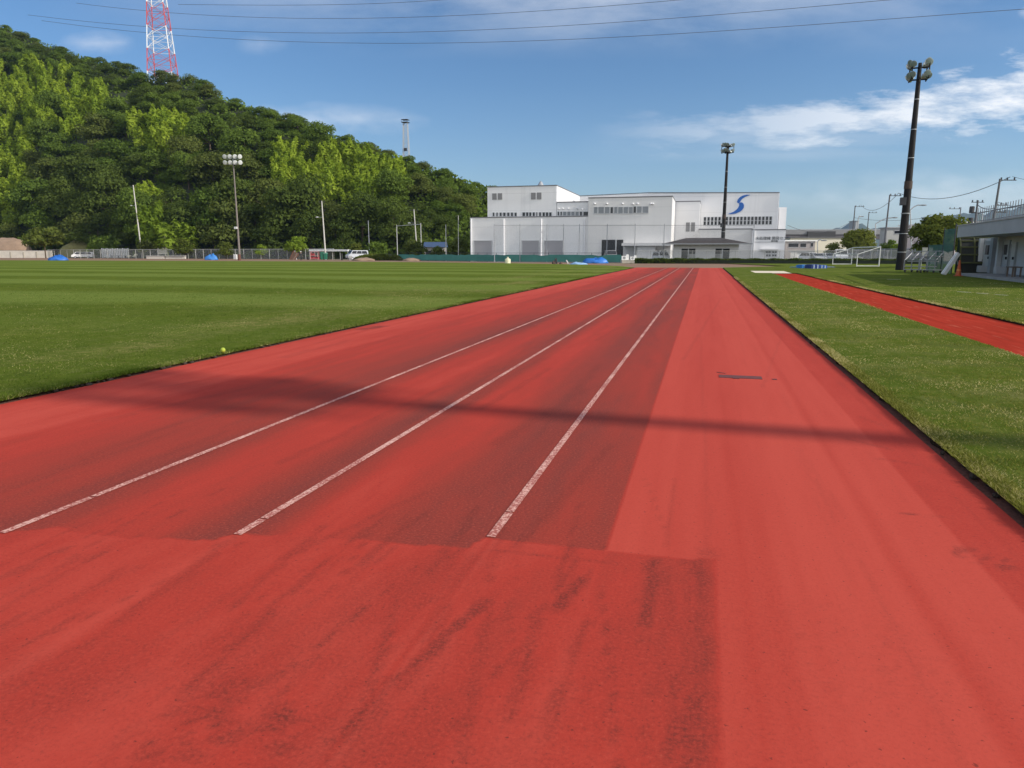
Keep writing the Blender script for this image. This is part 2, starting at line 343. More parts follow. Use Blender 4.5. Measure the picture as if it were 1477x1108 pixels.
stain = np.maximum(stain, .30*np.clip((fbm(U*2, S*1.2)-.52)*4, 0, 1)*patch)
def grid_faces(nr, nc):
    i = np.arange((nr-1)*(nc-1)); r = i//(nc-1); c = i % (nc-1); a = r*nc+c; return np.stack([a, a+1, a+nc+1, a+nc], 1)
def track_mat():
    m, n, b = nt('track_rubber'); v = coords(n)
    t = n.nodes.new('ShaderNodeAttribute'); t.attribute_name = 'tone'; st = n.nodes.new('ShaderNodeAttribute'); st.attribute_name = 'stain'
    gr = noise(n, v, 64, 6, .78); g2 = noise(n, v, 22, 4, .6); g3 = noise(n, coords(n, 2, .12, 1), 4, 5)
    tone = math_(n, 'ADD', t.outputs['Fac'], math_(n, 'MULTIPLY_ADD', g2, .16, -.08)); tone = math_(n, 'ADD', tone, math_(n, 'MULTIPLY_ADD', g3, .16, -.08), None, True)
    cr = n.nodes.new('ShaderNodeValToRGB'); n.links.new(tone, cr.inputs[0]); e = cr.color_ramp.elements
    e[0].position = 0; e[0].color = (.185, .042, .032, 1); e[1].position = 1; e[1].color = (.51, .069, .045, 1)
    k = e.new(.4); k.color = (.315, .043, .028, 1); k = e.new(.7); k.color = (.425, .044, .028, 1)
    grain = math_(n, 'MULTIPLY', ramp(n, gr, .52, .66), math_(n, 'MULTIPLY_ADD', tone, -.60, .80))
    c = mixc(n, grain, cr.outputs[0], (.10, .03, .024)); lg = math_(n, 'MULTIPLY', ramp(n, gr, .46, .34), math_(n, 'MULTIPLY_ADD', tone, -.5, .58)); c = mixc(n, lg, c, (.62, .13, .08))
    dots = ramp(n, noise(n, v, 48, 2, .5), .69, .73); c = mixc(n, math_(n, 'MULTIPLY', dots, .6), c, (.09, .025, .02))
    sf = math_(n, 'MULTIPLY', st.outputs['Fac'], math_(n, 'MULTIPLY_ADD', ramp(n, gr, .40, .62), 1.25, .38), None, True)
    c = mixc(n, math_(n, 'MULTIPLY', sf, .8), c, (.15, .03, .022)); n.links.new(c, b.inputs['Base Color'])
    b.inputs['Roughness'].default_value = .9; b.inputs['Specular IOR Level'].default_value = .12
    bp = n.nodes.new('ShaderNodeBump'); bp.inputs['Strength'].default_value = .35; bp.inputs['Distance'].default_value = .004
    n.links.new(math_(n, 'ADD', gr, math_(n, 'MULTIPLY', t.outputs['Fac'], .3)), bp.inputs['Height']); n.links.new(bp.outputs[0], b.inputs['Normal']); return m
TM = track_mat()
V = np.stack([U.ravel(), S.ravel(), np.zeros(U.size)], 1)
struct('running_track', npmesh('running_track', V, grid_faces(*U.shape), TM, {'tone': tone.ravel(), 'stain': stain.ravel()}))
# ---- worn white lane lines
def line_mat():
    m, n, b = nt('worn_white_line'); v = coords(n)
    f = noise(n, v, 52, 5, .8); f2 = noise(n, v, 2, 3)
    k = ramp(n, math_(n, 'ADD', f, math_(n, 'MULTIPLY_ADD', f2, .3, -.14)), .46, .53); k = math_(n, 'MULTIPLY', k, .9)
    c = mixc(n, k, (.72, .40, .32), (.33, .06, .04)); n.links.new(c, b.inputs['Base Color']); b.inputs['Roughness'].default_value = .8; return m
LM = line_mat(); lm = MB()
for u, s0, joints in ((-3.5, 2.72, (3.3, 8.4)), (-2.29, 3.02, (3.25, 6.9)), (-1.0, 3.33, (3.7,))):
    cuts = [s0]+[q for j in joints for q in (j-.008, j+.008)]+[73.6]
    for a, b_ in zip(cuts[::2], cuts[1::2]): lm.poly([(u-.024, a, .004), (u+.024, a, .004), (u+.024, b_, .004), (u-.024, b_, .004)], [(0, 1, 2, 3)])
struct('lane_lines', lm, LM)
# take-off plate let into the surface
a = g(1037, 541); b_ = g(1098, 543.5); pl = MB().span((a.x, a.y-.19, 0), (b_.x, a.y, .005))
pl.box((a.x+.19, a.y-.2, .004), (.07, .06, .008)).box((a.x+.62, a.y-.16, .003), (.05, .05, .006)).box((a.x+.03, a.y+.16, .003), (.12, .02, .004), -.6)
solo('takeoff_plate', pl, mat('plate_rubber', (.13, .035, .03), .8, .3, 12), 'narrow dark red plate set across the bright right lanes of the track', 'take-off plate', (a.x+.2, a.y, 0))
# ---- lawns: slabs of turf with a cut soil edge
def lawn_mat(name, stripes):
    m, n, b = nt(name); v = coords(n); tcn = n.nodes.new('ShaderNodeTexCoord'); sp = n.nodes.new('ShaderNodeSeparateXYZ'); n.links.new(tcn.outputs['Object'], sp.inputs[0])
    f1 = noise(n, v, .35, 6, .6); f2 = noise(n, v, 5, 5, .65); f3 = noise(n, v, 60, 4, .7)
    c = mixc(n, ramp(n, f1, .35, .65), (.086, .13, .018), (.118, .155, .023))
    c = mixc(n, math_(n, 'MULTIPLY', ramp(n, f2, .5, .68), .6 if not stripes else .35), c, (.2, .195, .05)); c = mixc(n, math_(n, 'MULTIPLY', ramp(n, noise(n, v, 1.6, 5, .7), .5, .35), .5), c, (.07, .1, .02)); c = mixc(n, math_(n, 'MULTIPLY', ramp(n, noise(n, coords(n, 1, .35, 1), 9, 4), .56, .7), .3), c, (.27, .26, .1))
    if stripes:
        wob = math_(n, 'ADD', math_(n, 'MULTIPLY_ADD', sp.outputs[0], .02, sp.outputs[1]), math_(n, 'MULTIPLY', noise(n, v, .1, 4), 5.0))
        fr = math_(n, 'SINE', math_(n, 'MULTIPLY', wob, 2*math.pi/9.5)); k = ramp(n, math_(n, 'ADD', fr, math_(n, 'MULTIPLY_ADD', noise(n, v, .12, 4), 2.4, -1.2)), -.5, .5)
        wd = ramp(n, sp.outputs[1], 10, 16)
        k = math_(n, 'MULTIPLY', k, wd)
        c = mixc(n, math_(n, 'MULTIPLY', k, math_(n, 'MULTIPLY_ADD', f1, .5, .6)), c, (.165, .215, .045))
        straw = math_(n, 'MULTIPLY', ramp(n, noise(n, coords(n, 1, .5, 1), .5, 5), .45, .7), math_(n, 'MULTIPLY', ramp(n, sp.outputs[0], -14, -9.5), ramp(n, sp.outputs[0], -7.0, -8.0)))
        c = mixc(n, math_(n, 'MULTIPLY', straw, math_(n, 'MULTIPLY', ramp(n, f2, .35, .6), .75)), c, (.27, .24, .09))
    else:
        c = mixc(n, math_(n, 'MULTIPLY', ramp(n, noise(n, v, .9, 5), .48, .68), math_(n, 'MULTIPLY', ramp(n, f3, .42, .6), .6)), c, (.26, .23, .1))
        c = mixc(n, math_(n, 'MULTIPLY', ramp(n, noise(n, v, 2.2, 3), .73, .78), .7), c, (.42, .38, .25))
    c = mixc(n, math_(n, 'MULTIPLY', ramp(n, f3, .45, .25), .6), c, (.03, .05, .012))
    geo = n.nodes.new('ShaderNodeNewGeometry'); s2 = n.nodes.new('ShaderNodeSeparateXYZ'); n.links.new(geo.outputs['True Normal'], s2.inputs[0])
    up = math_(n, 'GREATER_THAN', s2.outputs[2], .5); c = mixc(n, up, mixc(n, noise(n, v, 40, 3), (.03, .02, .013), (.085, .055, .036)), c)
    n.links.new(c, b.inputs['Base Color']); b.inputs['Roughness'].default_value = 1; b.inputs['Specular IOR Level'].default_value = 0
    bp = n.nodes.new('ShaderNodeBump'); bp.inputs['Strength'].default_value = .9; bp.inputs['Distance'].default_value = .03
    n.links.new(math_(n, 'ADD', f3, math_(n, 'MULTIPLY', f2, .8)), bp.inputs['Height']); n.links.new(bp.outputs[0], b.inputs['Normal']); return m
GL = lawn_mat('infield_turf', True); GR = lawn_mat('verge_turf', False)
def edge_u(u, s, amp, seed): return u+amp*(math.sin(s*7.3+seed)*.4+math.sin(s*17.9+seed*2)*.3+math.sin(s*3.1+seed)*.5)
def slab(outline, z0, z1):
    n_ = len(outline); mb = MB(); vs = [(x, y, z0) for x, y in outline]+[(x, y, z1) for x, y in outline]
    return mb.poly(vs, [tuple(range(n_, 2*n_))]+[(i, (i+1) % n_, n_+(i+1) % n_, n_+i) for i in range(n_)])
def sran(a, b): 
    out = []; s = a
    while s < b: out.append(s); s += max(.06, .012*s)
    return out+[b]
LZ = .035
inf = [(edge_u(-6.66, s, .022, 1), s) for s in sran(-14, 72)]+[(-9, 80), (-15, 89), (-27, 98.5), (-45, 105.5), (-73, 110.5), (-131, 112), (-240, 112), (-240, -14)]
struct('infield_lawn', slab(inf, -.1, LZ), GL)
VZ = .045
ver = [(4.3, -14), (4.3, 8), (4.38, 20), (4.5, 40), (4.7, 50.4), (4.7, 54.4), (3.6, 54.5), (3.6, 60.2), (6.1, 60.2), (6.1, 54.5), (6.4, 54.4)]
ver += [(6.4, 50.4), (6.3, 25), (6.35, 16), (6.35, -14), (75, -14), (75, 103.2), (3, 103.2), (8.8, 84), (2.2, 73.9)]
ver += [(edge_u(1.82, s, .035, 5), s) for s in reversed(sran(-14, 73.5))]
struct('verge_lawn', slab(ver, -.1, VZ), GR)
soil = mat('edge_soil', (.05, .034, .024), .95, .5, 30, bump=1, bscale=60)
struct('soil_gutter', MB().poly([(1.722, -14, -.015), (2.0, -14, -.015), (2.0, 74, -.015), (1.722, 74, -.015)], [(0, 1, 2, 3)]).poly([(-6.9, -14, -.012), (-6.552, -14, -.012), (-6.552, 74, -.012), (-6.9, 74, -.012)], [(0, 1, 2, 3)]), mat('edge_clay', (.17, .06, .04), .95, .45, 25, bump=1, bscale=60))
# soil clods and crumbs in the gutters (nobody could count them)
cl = MB()
for i in range(700):
    s = 2.5+38*random.random()**2; left = random.random() < .3
    u = (-6.62 if left else 1.86)+random.gauss(0, .035); r = random.uniform(.008, .03)
    cl.ell((u, s, -.005+r*.4), (r*random.uniform(.7, 1.6), r*random.uniform(.7, 1.6), r*.8), 6, 4)
struct('soil_crumbs', cl, soil, kind='stuff')
# second strip: the jump runway with a pale sand pit at its end
rw = MB(); rs = sran(-14, 54.4)
def rl(s): return np.interp(s, [-14, 8, 20, 40, 50.4], [4.3, 4.3, 4.38, 4.5, 4.75])
def rr(s): return np.interp(s, [-14, 16, 25, 50.4], [6.35, 6.35, 6.3, 6.4])
for i in range(len(rs)-1):
    a, b_ = rs[i], rs[i+1]; rw.poly([(rl(a)-.02, a, .0), (rr(a)-.03, a, .0), (rr(b_)-.03, b_, .0), (rl(b_)-.02, b_, .0)], [(0, 1, 2, 3)])
def run_mat():
    m, n, b = nt('runway_rubber'); v = coords(n, 1, .08, 1); f = noise(n, v, 6, 6, .7); f2 = noise(n, coords(n), 40, 4, .6)
    c = mixc(n, ramp(n, f, .3, .7), (.27, .03, .018), (.45, .05, .03)); c = mixc(n, math_(n, 'MULTIPLY', ramp(n, noise(n, v, 9, 5), .58, .72), .45), c, (.55, .16, .1)); c = mixc(n, math_(n, 'MULTIPLY', ramp(n, f2, .55, .7), .4), c, (.13, .035, .03))
    n.links.new(c, b.inputs['Base Color']); b.inputs['Roughness'].default_value = 1; b.inputs['Specular IOR Level'].default_value = 0; return m
struct('jump_runway', rw, run_mat())
struct('sand_pit', MB().poly([(3.6, 54.45, .025), (6.1, 54.45, .025), (6.1, 60.2, .05), (3.6, 60.2, .05)], [(0, 1, 2, 3)]), mat('pale_sand', (.72, .62, .46), .95, .1, 3))
# worn white marks on the lawn by the clubhouse
wm = MB()
for (x0, y0, x1, y1) in ((1382, 421, 1402, 422), (1410, 423, 1428, 424), (1436, 425, 1456, 426.3), (1280, 403, 1300, 403), (1433, 408.5, 1440, 409), (1444, 409.3, 1456, 410), (1466, 431, 1474, 432)):
    a = g(x0, y0, VZ+.004); b_ = g(x1, y1, VZ+.004); wm.poly([a, b_, b_+Vector((0, .22, 0)), a+Vector((0, .2, 0))], [(0, 1, 2, 3)])
struct('lawn_marks', wm, mat('chalk', (.5, .5, .4), .9, .3, 8))
# ---- blades of grass on the near turf, thinning out with distance
def blades(name, spans, d0, dens, far, hgt, m, z, fringe, dry=0.0):
    P = []
    for (u0, u1, s0, s1) in spans:
        k = int((u1-u0)*(s1-s0)*dens); a = RNG.random((k, 2)); u = u0+a[:, 0]*(u1-u0); s = s0+a[:, 1]*(s1-s0); d = np.hypot(u, s)
        keep = RNG.random(k) < np.minimum(1, (d0/d)**2.1)*np.clip((far-d)/(far*.6), 0, 1); P.append(np.stack([u[keep], s[keep], np.full(keep.sum(), hgt)], 1))
    for (u0, u1, s1, h_, dn) in fringe:
        k = int((s1-3)*dn); s = 3+(s1-3)*RNG.random(k)**1.8; P.append(np.stack([u0+(u1-u0)*RNG.random(k), s, np.full(k, h_)], 1))
    P = np.concatenate(P); k = len(P); ang = RNG.random(k)*2*np.pi; h = P[:, 2]*(.45+RNG.random(k)*.9)
    clump = fbm(P[:, 0]*3, P[:, 1]*3); h = h*(.5+1.0*clump)
    dist = np.hypot(P[:, 0], P[:, 1]); wd = .0022+.0006*dist
    lean = h*(.4+RNG.random(k)*1.1)+wd*.5; la = RNG.random(k)*2*np.pi; z = z-.01
    b0 = np.stack([P[:, 0]-np.cos(ang)*wd, P[:, 1]-np.sin(ang)*wd, np.full(k, z)], 1); b1 = np.stack([P[:, 0]+np.cos(ang)*wd, P[:, 1]+np.sin(ang)*wd, np.full(k, z)], 1)
    tp = np.stack([P[:, 0]+np.cos(la)*lean, P[:, 1]+np.sin(la)*lean, z+h], 1)
    V = np.stack([b0, b1, tp], 1).reshape(-1, 3); r = np.clip(dry+RNG.random(k)*.62+.85*(fbm(P[:, 0]*1.3+4, P[:, 1]*1.3)-.36)+.35*(fbm(P[:, 0]*.35, P[:, 1]*.35+7)-.45)+.22*np.exp(-((P[:, 0]+9.2)/1.1)**2), 0, 1)
    struct(name, npmesh(name, V, np.arange(3*k).reshape(-1, 3), m, {'rnd': np.repeat(r, 3)}, True), m, kind='stuff')
def blade_mat(name, c0, c1, c2):
    m, n, b = nt(name); out = n.nodes['Material Output']; at_ = n.nodes.new('ShaderNodeAttribute'); at_.attribute_name = 'rnd'
    cr = n.nodes.new('ShaderNodeValToRGB'); n.links.new(at_.outputs['Fac'], cr.inputs[0]); e = cr.color_ramp.elements; e[0].color = (*c0, 1); e[1].color = (*c2, 1); e[1].position = .95; k = e.new(.55); k.color = (*c1, 1)
    d = n.nodes.new('ShaderNodeBsdfDiffuse'); t = n.nodes.new('ShaderNodeBsdfTranslucent'); mx = n.nodes.new('ShaderNodeMixShader'); mx.inputs[0].default_value = .35
    n.links.new(cr.outputs[0], d.inputs[0]); n.links.new(cr.outputs[0], t.inputs[0]); n.links.new(d.outputs[0], mx.inputs[1]); n.links.new(t.outputs[0], mx.inputs[2]); n.links.new(mx.outputs[0], out.inputs[0]); return m
blades('verge_grass', [(1.85, 4.36, 3, 20), (1.86, 4.5, 20, 46), (6.38, 20, 9, 46)], 5.2, 5600, 46, .021, blade_mat('verge_blades', (.085, .11, .016), (.24, .245, .045), (.7, .58, .28)), VZ, [(1.765, 1.9, 45, .028, 1500), (6.3, 6.5, 45, .03, 500)], .11)
blades('infield_grass', [(-22, -6.63, 2, 16), (-30, -6.63, 16, 46)], 7.5, 2800, 46, .02, blade_mat('infield_blades', (.06, .1, .012), (.125, .175, .024), (.42, .38, .15)), LZ, [(-6.75, -6.58, 45, .03, 900)])
# ================================================================== HILL, WOOD, MASTS
HPX = [-700, -300, 0, 50, 100, 150, 200, 235, 264, 290, 311, 338, 372, 393, 440, 474, 507, 538, 562, 586, 623, 640, 684, 711, 736, 800, 850, 930, 1000]
HPY = [20, 22, 40, 54, 72, 90, 104, 116, 117, 116, 124, 139, 152, 164, 173, 187, 196, 202, 212, 222, 235, 238, 255, 261, 268, 290, 310, 350, 364]
def hF(p): return np.interp(p, [-700, 0, 250, 480, 640, 735, 1000], [270, 240, 206, 190, 186, 196, 215])
def hEl(p): return (365-np.interp(p, HPX, HPY))/1041
def hR(p): return .74*hF(p)/(.74-hEl(p))
def hz_(p, D):
    F = hF(p); R = hR(p); H = np.maximum(R*hEl(p)+EYE-4.6, .5); t = (D-F)/(R-F+1e-6)
    up = np.clip(t, 0, 1)**.92*H; z = np.where(t > 1, H*np.clip(1-.35*(t-1)**2-.1*(t-1), 0, 1), up)
    return z+np.clip(t, 0, 1)*np.clip(1.1-t, 0, 1)*9*(fbm(p*.012+3, D*.03, 3)-.5)*2*np.clip(H/60, 0, 1)-np.where(t < 0, .3, 0)
def hpt(p, D): X = (p-738.5)/1041*D; x, y = c2w(X, D); return x, y
ps = np.arange(-560, 1001, 13.); tt = np.concatenate([np.linspace(-.15, 1.1, 60), np.linspace(1.15, 2.6, 18)])
PP, T = np.meshgrid(ps, tt); DD = hF(PP)+T*(hR(PP)-hF(PP)); ZZ = hz_(PP, DD); HX, HY = hpt(PP, DD)
struct('hill', npmesh('hill', np.stack([HX.ravel(), HY.ravel(), ZZ.ravel()], 1), grid_faces(*PP.shape), mat('wood_floor', (.03, .04, .014), .95, .4, .15)))
def leafy(pts, nrm, size, mname, name, drop=0.0, elong=1.3):
    k = len(pts); n_ = nrm+RNG.normal(0, .55, (k, 3)); n_ /= np.linalg.norm(n_, axis=1)[:, None]
    a = np.cross(n_, RNG.normal(0, 1, (k, 3))); a /= np.linalg.norm(a, axis=1)[:, None]; b = np.cross(n_, a)
    s = size*(.55+RNG.random(k)*.9)[:, None]; 
    V = np.stack([pts-a*s*elong*.5, pts+b*s*.36-n_*s*.1, pts+a*s*elong*.5-np.array([0, 0, drop])*s, pts-b*s*.36-n_*s*.1], 1).reshape(-1, 3)
    return npmesh(name, V, np.arange(4*k).reshape(-1, 4), M[mname], {'rnd': np.repeat(RNG.random(k), 4)})
def crown_pts(rad, hgt, z0, nl, k, lobe=.42, seed=0, flat=.8, jit=.0):
    r = np.random.default_rng(seed); C = []
    for i in range(nl):
        a = r.random()*2*np.pi; q = np.sqrt(r.random())*.72; zz = r.random()
        q *= np.sqrt(max(.08, 1-(zz-.3)**2*1.7)); C.append((np.cos(a)*q*rad, np.sin(a)*q*rad, z0+hgt*(.18+zz*.66)))
    C = np.array(C); R = rad*lobe*(.6+r.random(nl)*.7); w = R**2/np.sum(R**2); li = r.choice(nl, k, p=w)
    d = r.normal(0, 1, (k, 3)); d[:, 2] = np.abs(d[:, 2])*1.0-.35*r.random(k); d /= np.linalg.norm(d, axis=1)[:, None]
    rr_ = R[li]*(.72-jit*.4+(.36+jit)*r.random(k)**.7); p = C[li]+d*rr_[:, None]*np.array([1, 1, flat])
    up = d*1.0+np.array([0, 0, .35]); up /= np.linalg.norm(up, axis=1)[:, None]; return p, up, C
def trunk_mb(h, r, C, seed, nb=6):
    rd = random.Random(seed); mb = MB(); mid = Vector((rd.uniform(-.15, .15)*h*.2, rd.uniform(-.1, .1)*h*.2, h*.55)); mb.tube((0, 0, -.4), mid, r, r*.68, 8)
    for c in C[:nb]: mb.tube(mid, Vector(c), r*.45, r*.1, 6)
    mb.tube(mid, (mid.x*1.2, mid.y*1.2, h), r*.66, r*.2, 7); return mb
def tree_proto(name, label, cat, group, rad, h, mname, nl, k, leaf, seed, trunk_r, z0f=.22, lobe=.42, flat=.8, elong=1.3, drop=0, bark='bark', jit=0.0):
    p, nr, C = crown_pts(rad, h*(1-z0f), h*z0f, nl, k, lobe, seed, flat, jit); t = thing(name, (0, 0, 0), label, cat, group)
    part('crown', leafy(p, nr, leaf, mname, 'crown', drop, elong), None, t); part('trunk', trunk_mb(h*.7, trunk_r, C, seed), M[bark], t, local=True); return t
used = set()
def place(proto, x, y, z, rz, s, sz=None, label=None, group=None):
    if proto.name not in used: used.add(proto.name); o = proto
    else: o = copy_tree(proto)
    o.location = (x, y, z); o.rotation_euler = (0, 0, rz); o.scale = (s, s, sz or s)
    if label: o['label'] = label
    if group: o['group'] = group
    return o
GW = 'trees of the dense wood covering the hillside'
kinds = {}
for kn, lb, mn, shapes in (('dark', 'dark green broadleaf tree, one of the darkest in the dense wood on the hillside', 'leaf_dark', 4), ('mid', 'mid green rounded broadleaf tree in the dense wood on the hillside', 'leaf_mid', 3), ('olive', 'olive brown-green broadleaf tree in the dense wood on the hillside', 'leaf_olive', 2)):
    kinds[kn] = [tree_proto('broadleaf_tree', lb, 'tree', GW, 6.0, 11.5, mn, 17+i*3, 4200, .46, 40+i+len(mn)*7, .32, .1, .36, .85, jit=.2) for i in range(shapes)]
# young bamboo: tall drooping plumes
def bamboo_proto(seed, mname='leaf_bamboo'):
    r = np.random.default_rng(seed); P = []; Nn = []; cul = MB()
    for i in range(9):
        a = r.random()*2*np.pi; q = np.sqrt(r.random())*2.6; hx = 7.5+r.random()*3.5; la = r.random()*2*np.pi; bend = .9+r.random()*1.2; m_ = 150
        t = .22+.78*r.random(m_)**.75; base = np.array([np.cos(a)*q, np.sin(a)*q, 0]); cx = base+np.stack([np.cos(la)*bend*t**3, np.sin(la)*bend*t**3, hx*t-.8*t**6], 1)
        wd = 1.25*np.sin(np.pi*np.clip(t*.93+.07, 0, 1))**.8; aa = r.random(m_)*2*np.pi; off = np.stack([np.cos(aa)*wd, np.sin(aa)*wd, -.4*wd*r.random(m_)], 1)*np.sqrt(r.random(m_))[:, None]
        P.append(cx+off); v = off+np.array([0, 0, .5]); Nn.append(v/np.linalg.norm(v, axis=1)[:, None]); cul.tube(base, base+np.array([np.cos(la)*bend*.3, np.sin(la)*bend*.3, hx*.7]), .06, .04, 5)
    t = thing('bamboo_clump', (0, 0, 0), 'yellow-green bamboo plumes, one of the bright patches in the dark wood on the hillside', 'bamboo', 'bamboo clumps among the trees on the hillside')
    part('foliage', leafy(np.concatenate(P), np.concatenate(Nn), .6, mname, 'foliage', .35, 1.9), None, t); part('culms', cul, mat('bamboo_cane', (.2, .22, .07), .6), t, local=True); return t
bam = [bamboo_proto(s) for s in (3, 9, 21)]
BZ = [(20, 140, 125, 42), (85, 165, 45, 14), (240, 182, 55, 20), (110, 150, 25, 16), (480, 245, 85, 28), (440, 232, 40, 18), (520, 262, 42, 22), (18, 262, 22, 44), (28, 225, 12, 20), (4, 300, 16, 20), (70, 168, 60, 10), (215, 275, 22, 16), (560, 240, 22, 12)]
def inbam(px, py):
    return any(((px-a)/ra)**2+((py-b)/rb)**2 < 1.25 for a, b, ra, rb in BZ)
pts = []; cand = 0; rd = random.Random(5)
def proj(v): 
    X = v[0]*CT+v[1]*ST; Y = -v[0]*ST+v[1]*CT; Z = v[2]-EYE
    yy_ = Y*CP-Z*SP; zz_ = Y*SP+Z*CP; return 738.5+FP*X/yy_, 554-FP*zz_/yy_
nb_ = 0; ntree = 0
# front row at the foot of the slope, then the slope itself, best-candidate spacing
P3 = []
def far_enough(x, y, d): return all((x-a)**2+(y-b)**2 > d*d for a, b, *_ in P3)
for tries in range(26000):
    if len(P3) >= 392: break
    p = rd.uniform(-75, 790) if tries > 1500 else rd.uniform(-60, 730); t = rd.random()**1.1*1.03 if tries > 1500 else rd.uniform(0, .1)
    if p > 746: continue
    F = float(hF(p)); R = float(hR(p)); D = F+t*(R-F); x, y = hpt(p, D); z = float(hz_(p, D))
    px, py = proj((x, y, z+7)); bamb = inbam(px, py) and t > .03 and rd.random() < .8
    dmin = 4.2 if bamb else (6.0+1.2*t if t > .1 else 6.0)
    if t > .86: dmin = 5.2
    if p > 620: dmin *= .8
    if not far_enough(x, y, dmin): continue
    P3.append((x, y, z, p, t, bamb))
nbro = sum(1 for q in P3 if not q[5]); drop_ = max(0, nbro-296)
P3o = []
for q in P3:
    if drop_ and not q[5] and q[3] > 770: drop_ -= 1; continue
    P3o.append(q)
for x, y, z, p, t, bamb in P3o:
    where = 'left of the pylon' if p < 225 else ('between pylon and slim mast' if p < 590 else 'right of the slim mast')
    if bamb:
        px, py = proj((x, y, z+7)); wb = 'high at the far left edge' if px < 150 and py < 190 else ('below the red and white tower' if px < 300 and py < 215 else ('low at the far left edge' if px < 90 else ('in the low middle of the hill' if px < 330 else 'left below the slim grey mast')))
        place(rd.choice(bam), x, y, z-.5, rd.uniform(0, 6.28), rd.uniform(.9, 1.25), None, 'yellow-green bamboo plume in the bright patch '+wb, 'bamboo patch '+wb); continue
    nv = fbm(np.array(p*.011+8), np.array(t*4.+2)); q = rd.random()*.5+float(nv)
    kn = 'dark' if q < .62 or (t < .12 and rd.random() < .6) else ('mid' if q < .90 else 'olive')
    s = rd.choice((.62, .75, .85, .95, 1.05, 1.18, 1.3) if t < .55 else (.7, .8, .9, 1.0))*rd.uniform(.95, 1.05)*float(np.interp(p, [540, 640, 745], [1, .72, .55]))*(1.12 if t < .1 else 1)*(1 if t < .8 else .84); place(rd.choice(kinds[kn]), x, y, z-(1.8 if t < .8 else 2.6), rd.uniform(0, 6.28), s, s*rd.uniform(.8, 1.05)*(1.12 if t < .1 else 1)*(1 if t < .8 else .85), {'dark': 'dark green', 'mid': 'mid green', 'olive': 'olive green'}[kn]+' broadleaf tree '+('at the hill foot ' if t < .1 else ('on the hill skyline ' if t > .86 else 'on the wooded slope '))+where, 'trees of the wood on the hill')
# undergrowth that closes the slope between the crowns
k = 26000; up_ = RNG.uniform(-180, 880, k); ut = RNG.random(k)*1.1-.02; uD = hF(up_)+ut*(hR(up_)-hF(up_)); ux, uy = hpt(up_, uD); uz = hz_(up_, uD)+RNG.random(k)*2.4
struct('undergrowth', leafy(np.stack([ux, uy, uz], 1), np.tile([.3, -.2, .7], (k, 1)), 1.1, 'leaf_mid', 'undergrowth'), None, kind='stuff')
# the tall bright bamboo tangle and singled-out trees at the foot of the hill
def fat(px, py_base, D): v = hd(px, py_base, D); return v.x, v.y, max(0.0, float(hz_(px, D)))
bb = bamboo_proto(77, 'leaf_bright'); bb['label'] = 'tall lime-green arching bamboo thicket right of the leaning utility pole'; del bb['group']; bb.name = 'bamboo_thicket'
x, y, z = fat(218, 340, 200); place(bb, x, y, z, .5, 1.5, 1.55)
bb2 = copy_tree(bb); x, y, z = fat(258, 345, 196); bb2.location = (x, y, z); bb2.rotation_euler.z = 2.1; bb2.scale = (1.75, 1.75, 1.05); bb2['label'] = 'low spreading lime bamboo mound beside the lime thicket, nearer the floodlight mast'
def garden(name, label, px, py0, py1, wpx, D, mname, seed, k=2600, z0=.3, lobe=.45, leaf=None, flat=.8, nl=12, cat='tree'):
    b = hd(px, py0, D); zb = 0.0; h = hd(px, py1, D).z-zb; rad = wpx/2/1041*D
    t = tree_proto(name, label, cat, None, rad*1.1, h, mname, nl*2, int(k*1.15), leaf or max(.10, rad*.15), seed, max(.05, h*.025), z0, lobe*.72, flat, jit=.45); t.location = (b.x, b.y, zb); t.rotation_euler.z = seed; used.add(t.name); return t
garden('garden_tree', 'small open-branched tree by the blue tarp at the far left', 66, 371, 330, 52, 200, 'leaf_garden', 5, 1500, .35, .36)
garden('shrub', 'round dark green bush behind the white slatted panels', 150, 370, 345, 46, 212, 'leaf_mid', 6, 1500, .05, cat='shrub')
garden('shrub', 'grey-green bush behind the fence just right of the leaning utility pole', 217, 370, 346, 30, 196, 'leaf_olive', 7, 1300, .05, cat='shrub')
garden('shrub', 'grass-green bush behind the fence below the lime bamboo mound', 268, 372, 342, 28, 184, 'leaf_garden', 8, 1300, .05, cat='shrub')
garden('shrub', 'small rounded bush behind the fence just left of the tall floodlight mast', 326, 373, 349, 25, 178, 'leaf_garden', 9, 1300, .05, cat='shrub')
garden('shrub', 'small yellow-green bush behind the fence right of the tall floodlight mast', 378, 373, 351, 20, 174, 'leaf_bright', 10, 1100, .05, cat='shrub')
garden('garden_tree', 'bright lime round-topped tree behind the fence beside the walking person', 431, 373, 341, 32, 168, 'leaf_bright', 11, 1800, .2)
garden('vine_frame_bush', 'square climbing bush over a frame behind the silver van', 514, 372, 349, 20, 158, 'leaf_garden', 12, 1200, .1, cat='shrub')
garden('shrub', 'dense green bush behind the low brush pile at the wood edge', 545, 372, 350, 34, 160, 'leaf_mid', 13, 1500, .05, cat='shrub')
garden('shrub', 'yellowing bush in front of the blue-roofed house', 598, 372, 348, 34, 152, 'leaf_olive', 14, 1500, .05, cat='shrub')
garden('shrub', 'brownish bush below the blue roof next to the tall net pole', 630, 372, 356, 26, 150, 'leaf_olive', 15, 1300, .05, cat='shrub')
garden('shrub', 'dull green bush between the blue-roofed house and the white factory', 664, 373, 345, 30, 152, 'leaf_olive', 16, 1500, .05, cat='shrub')
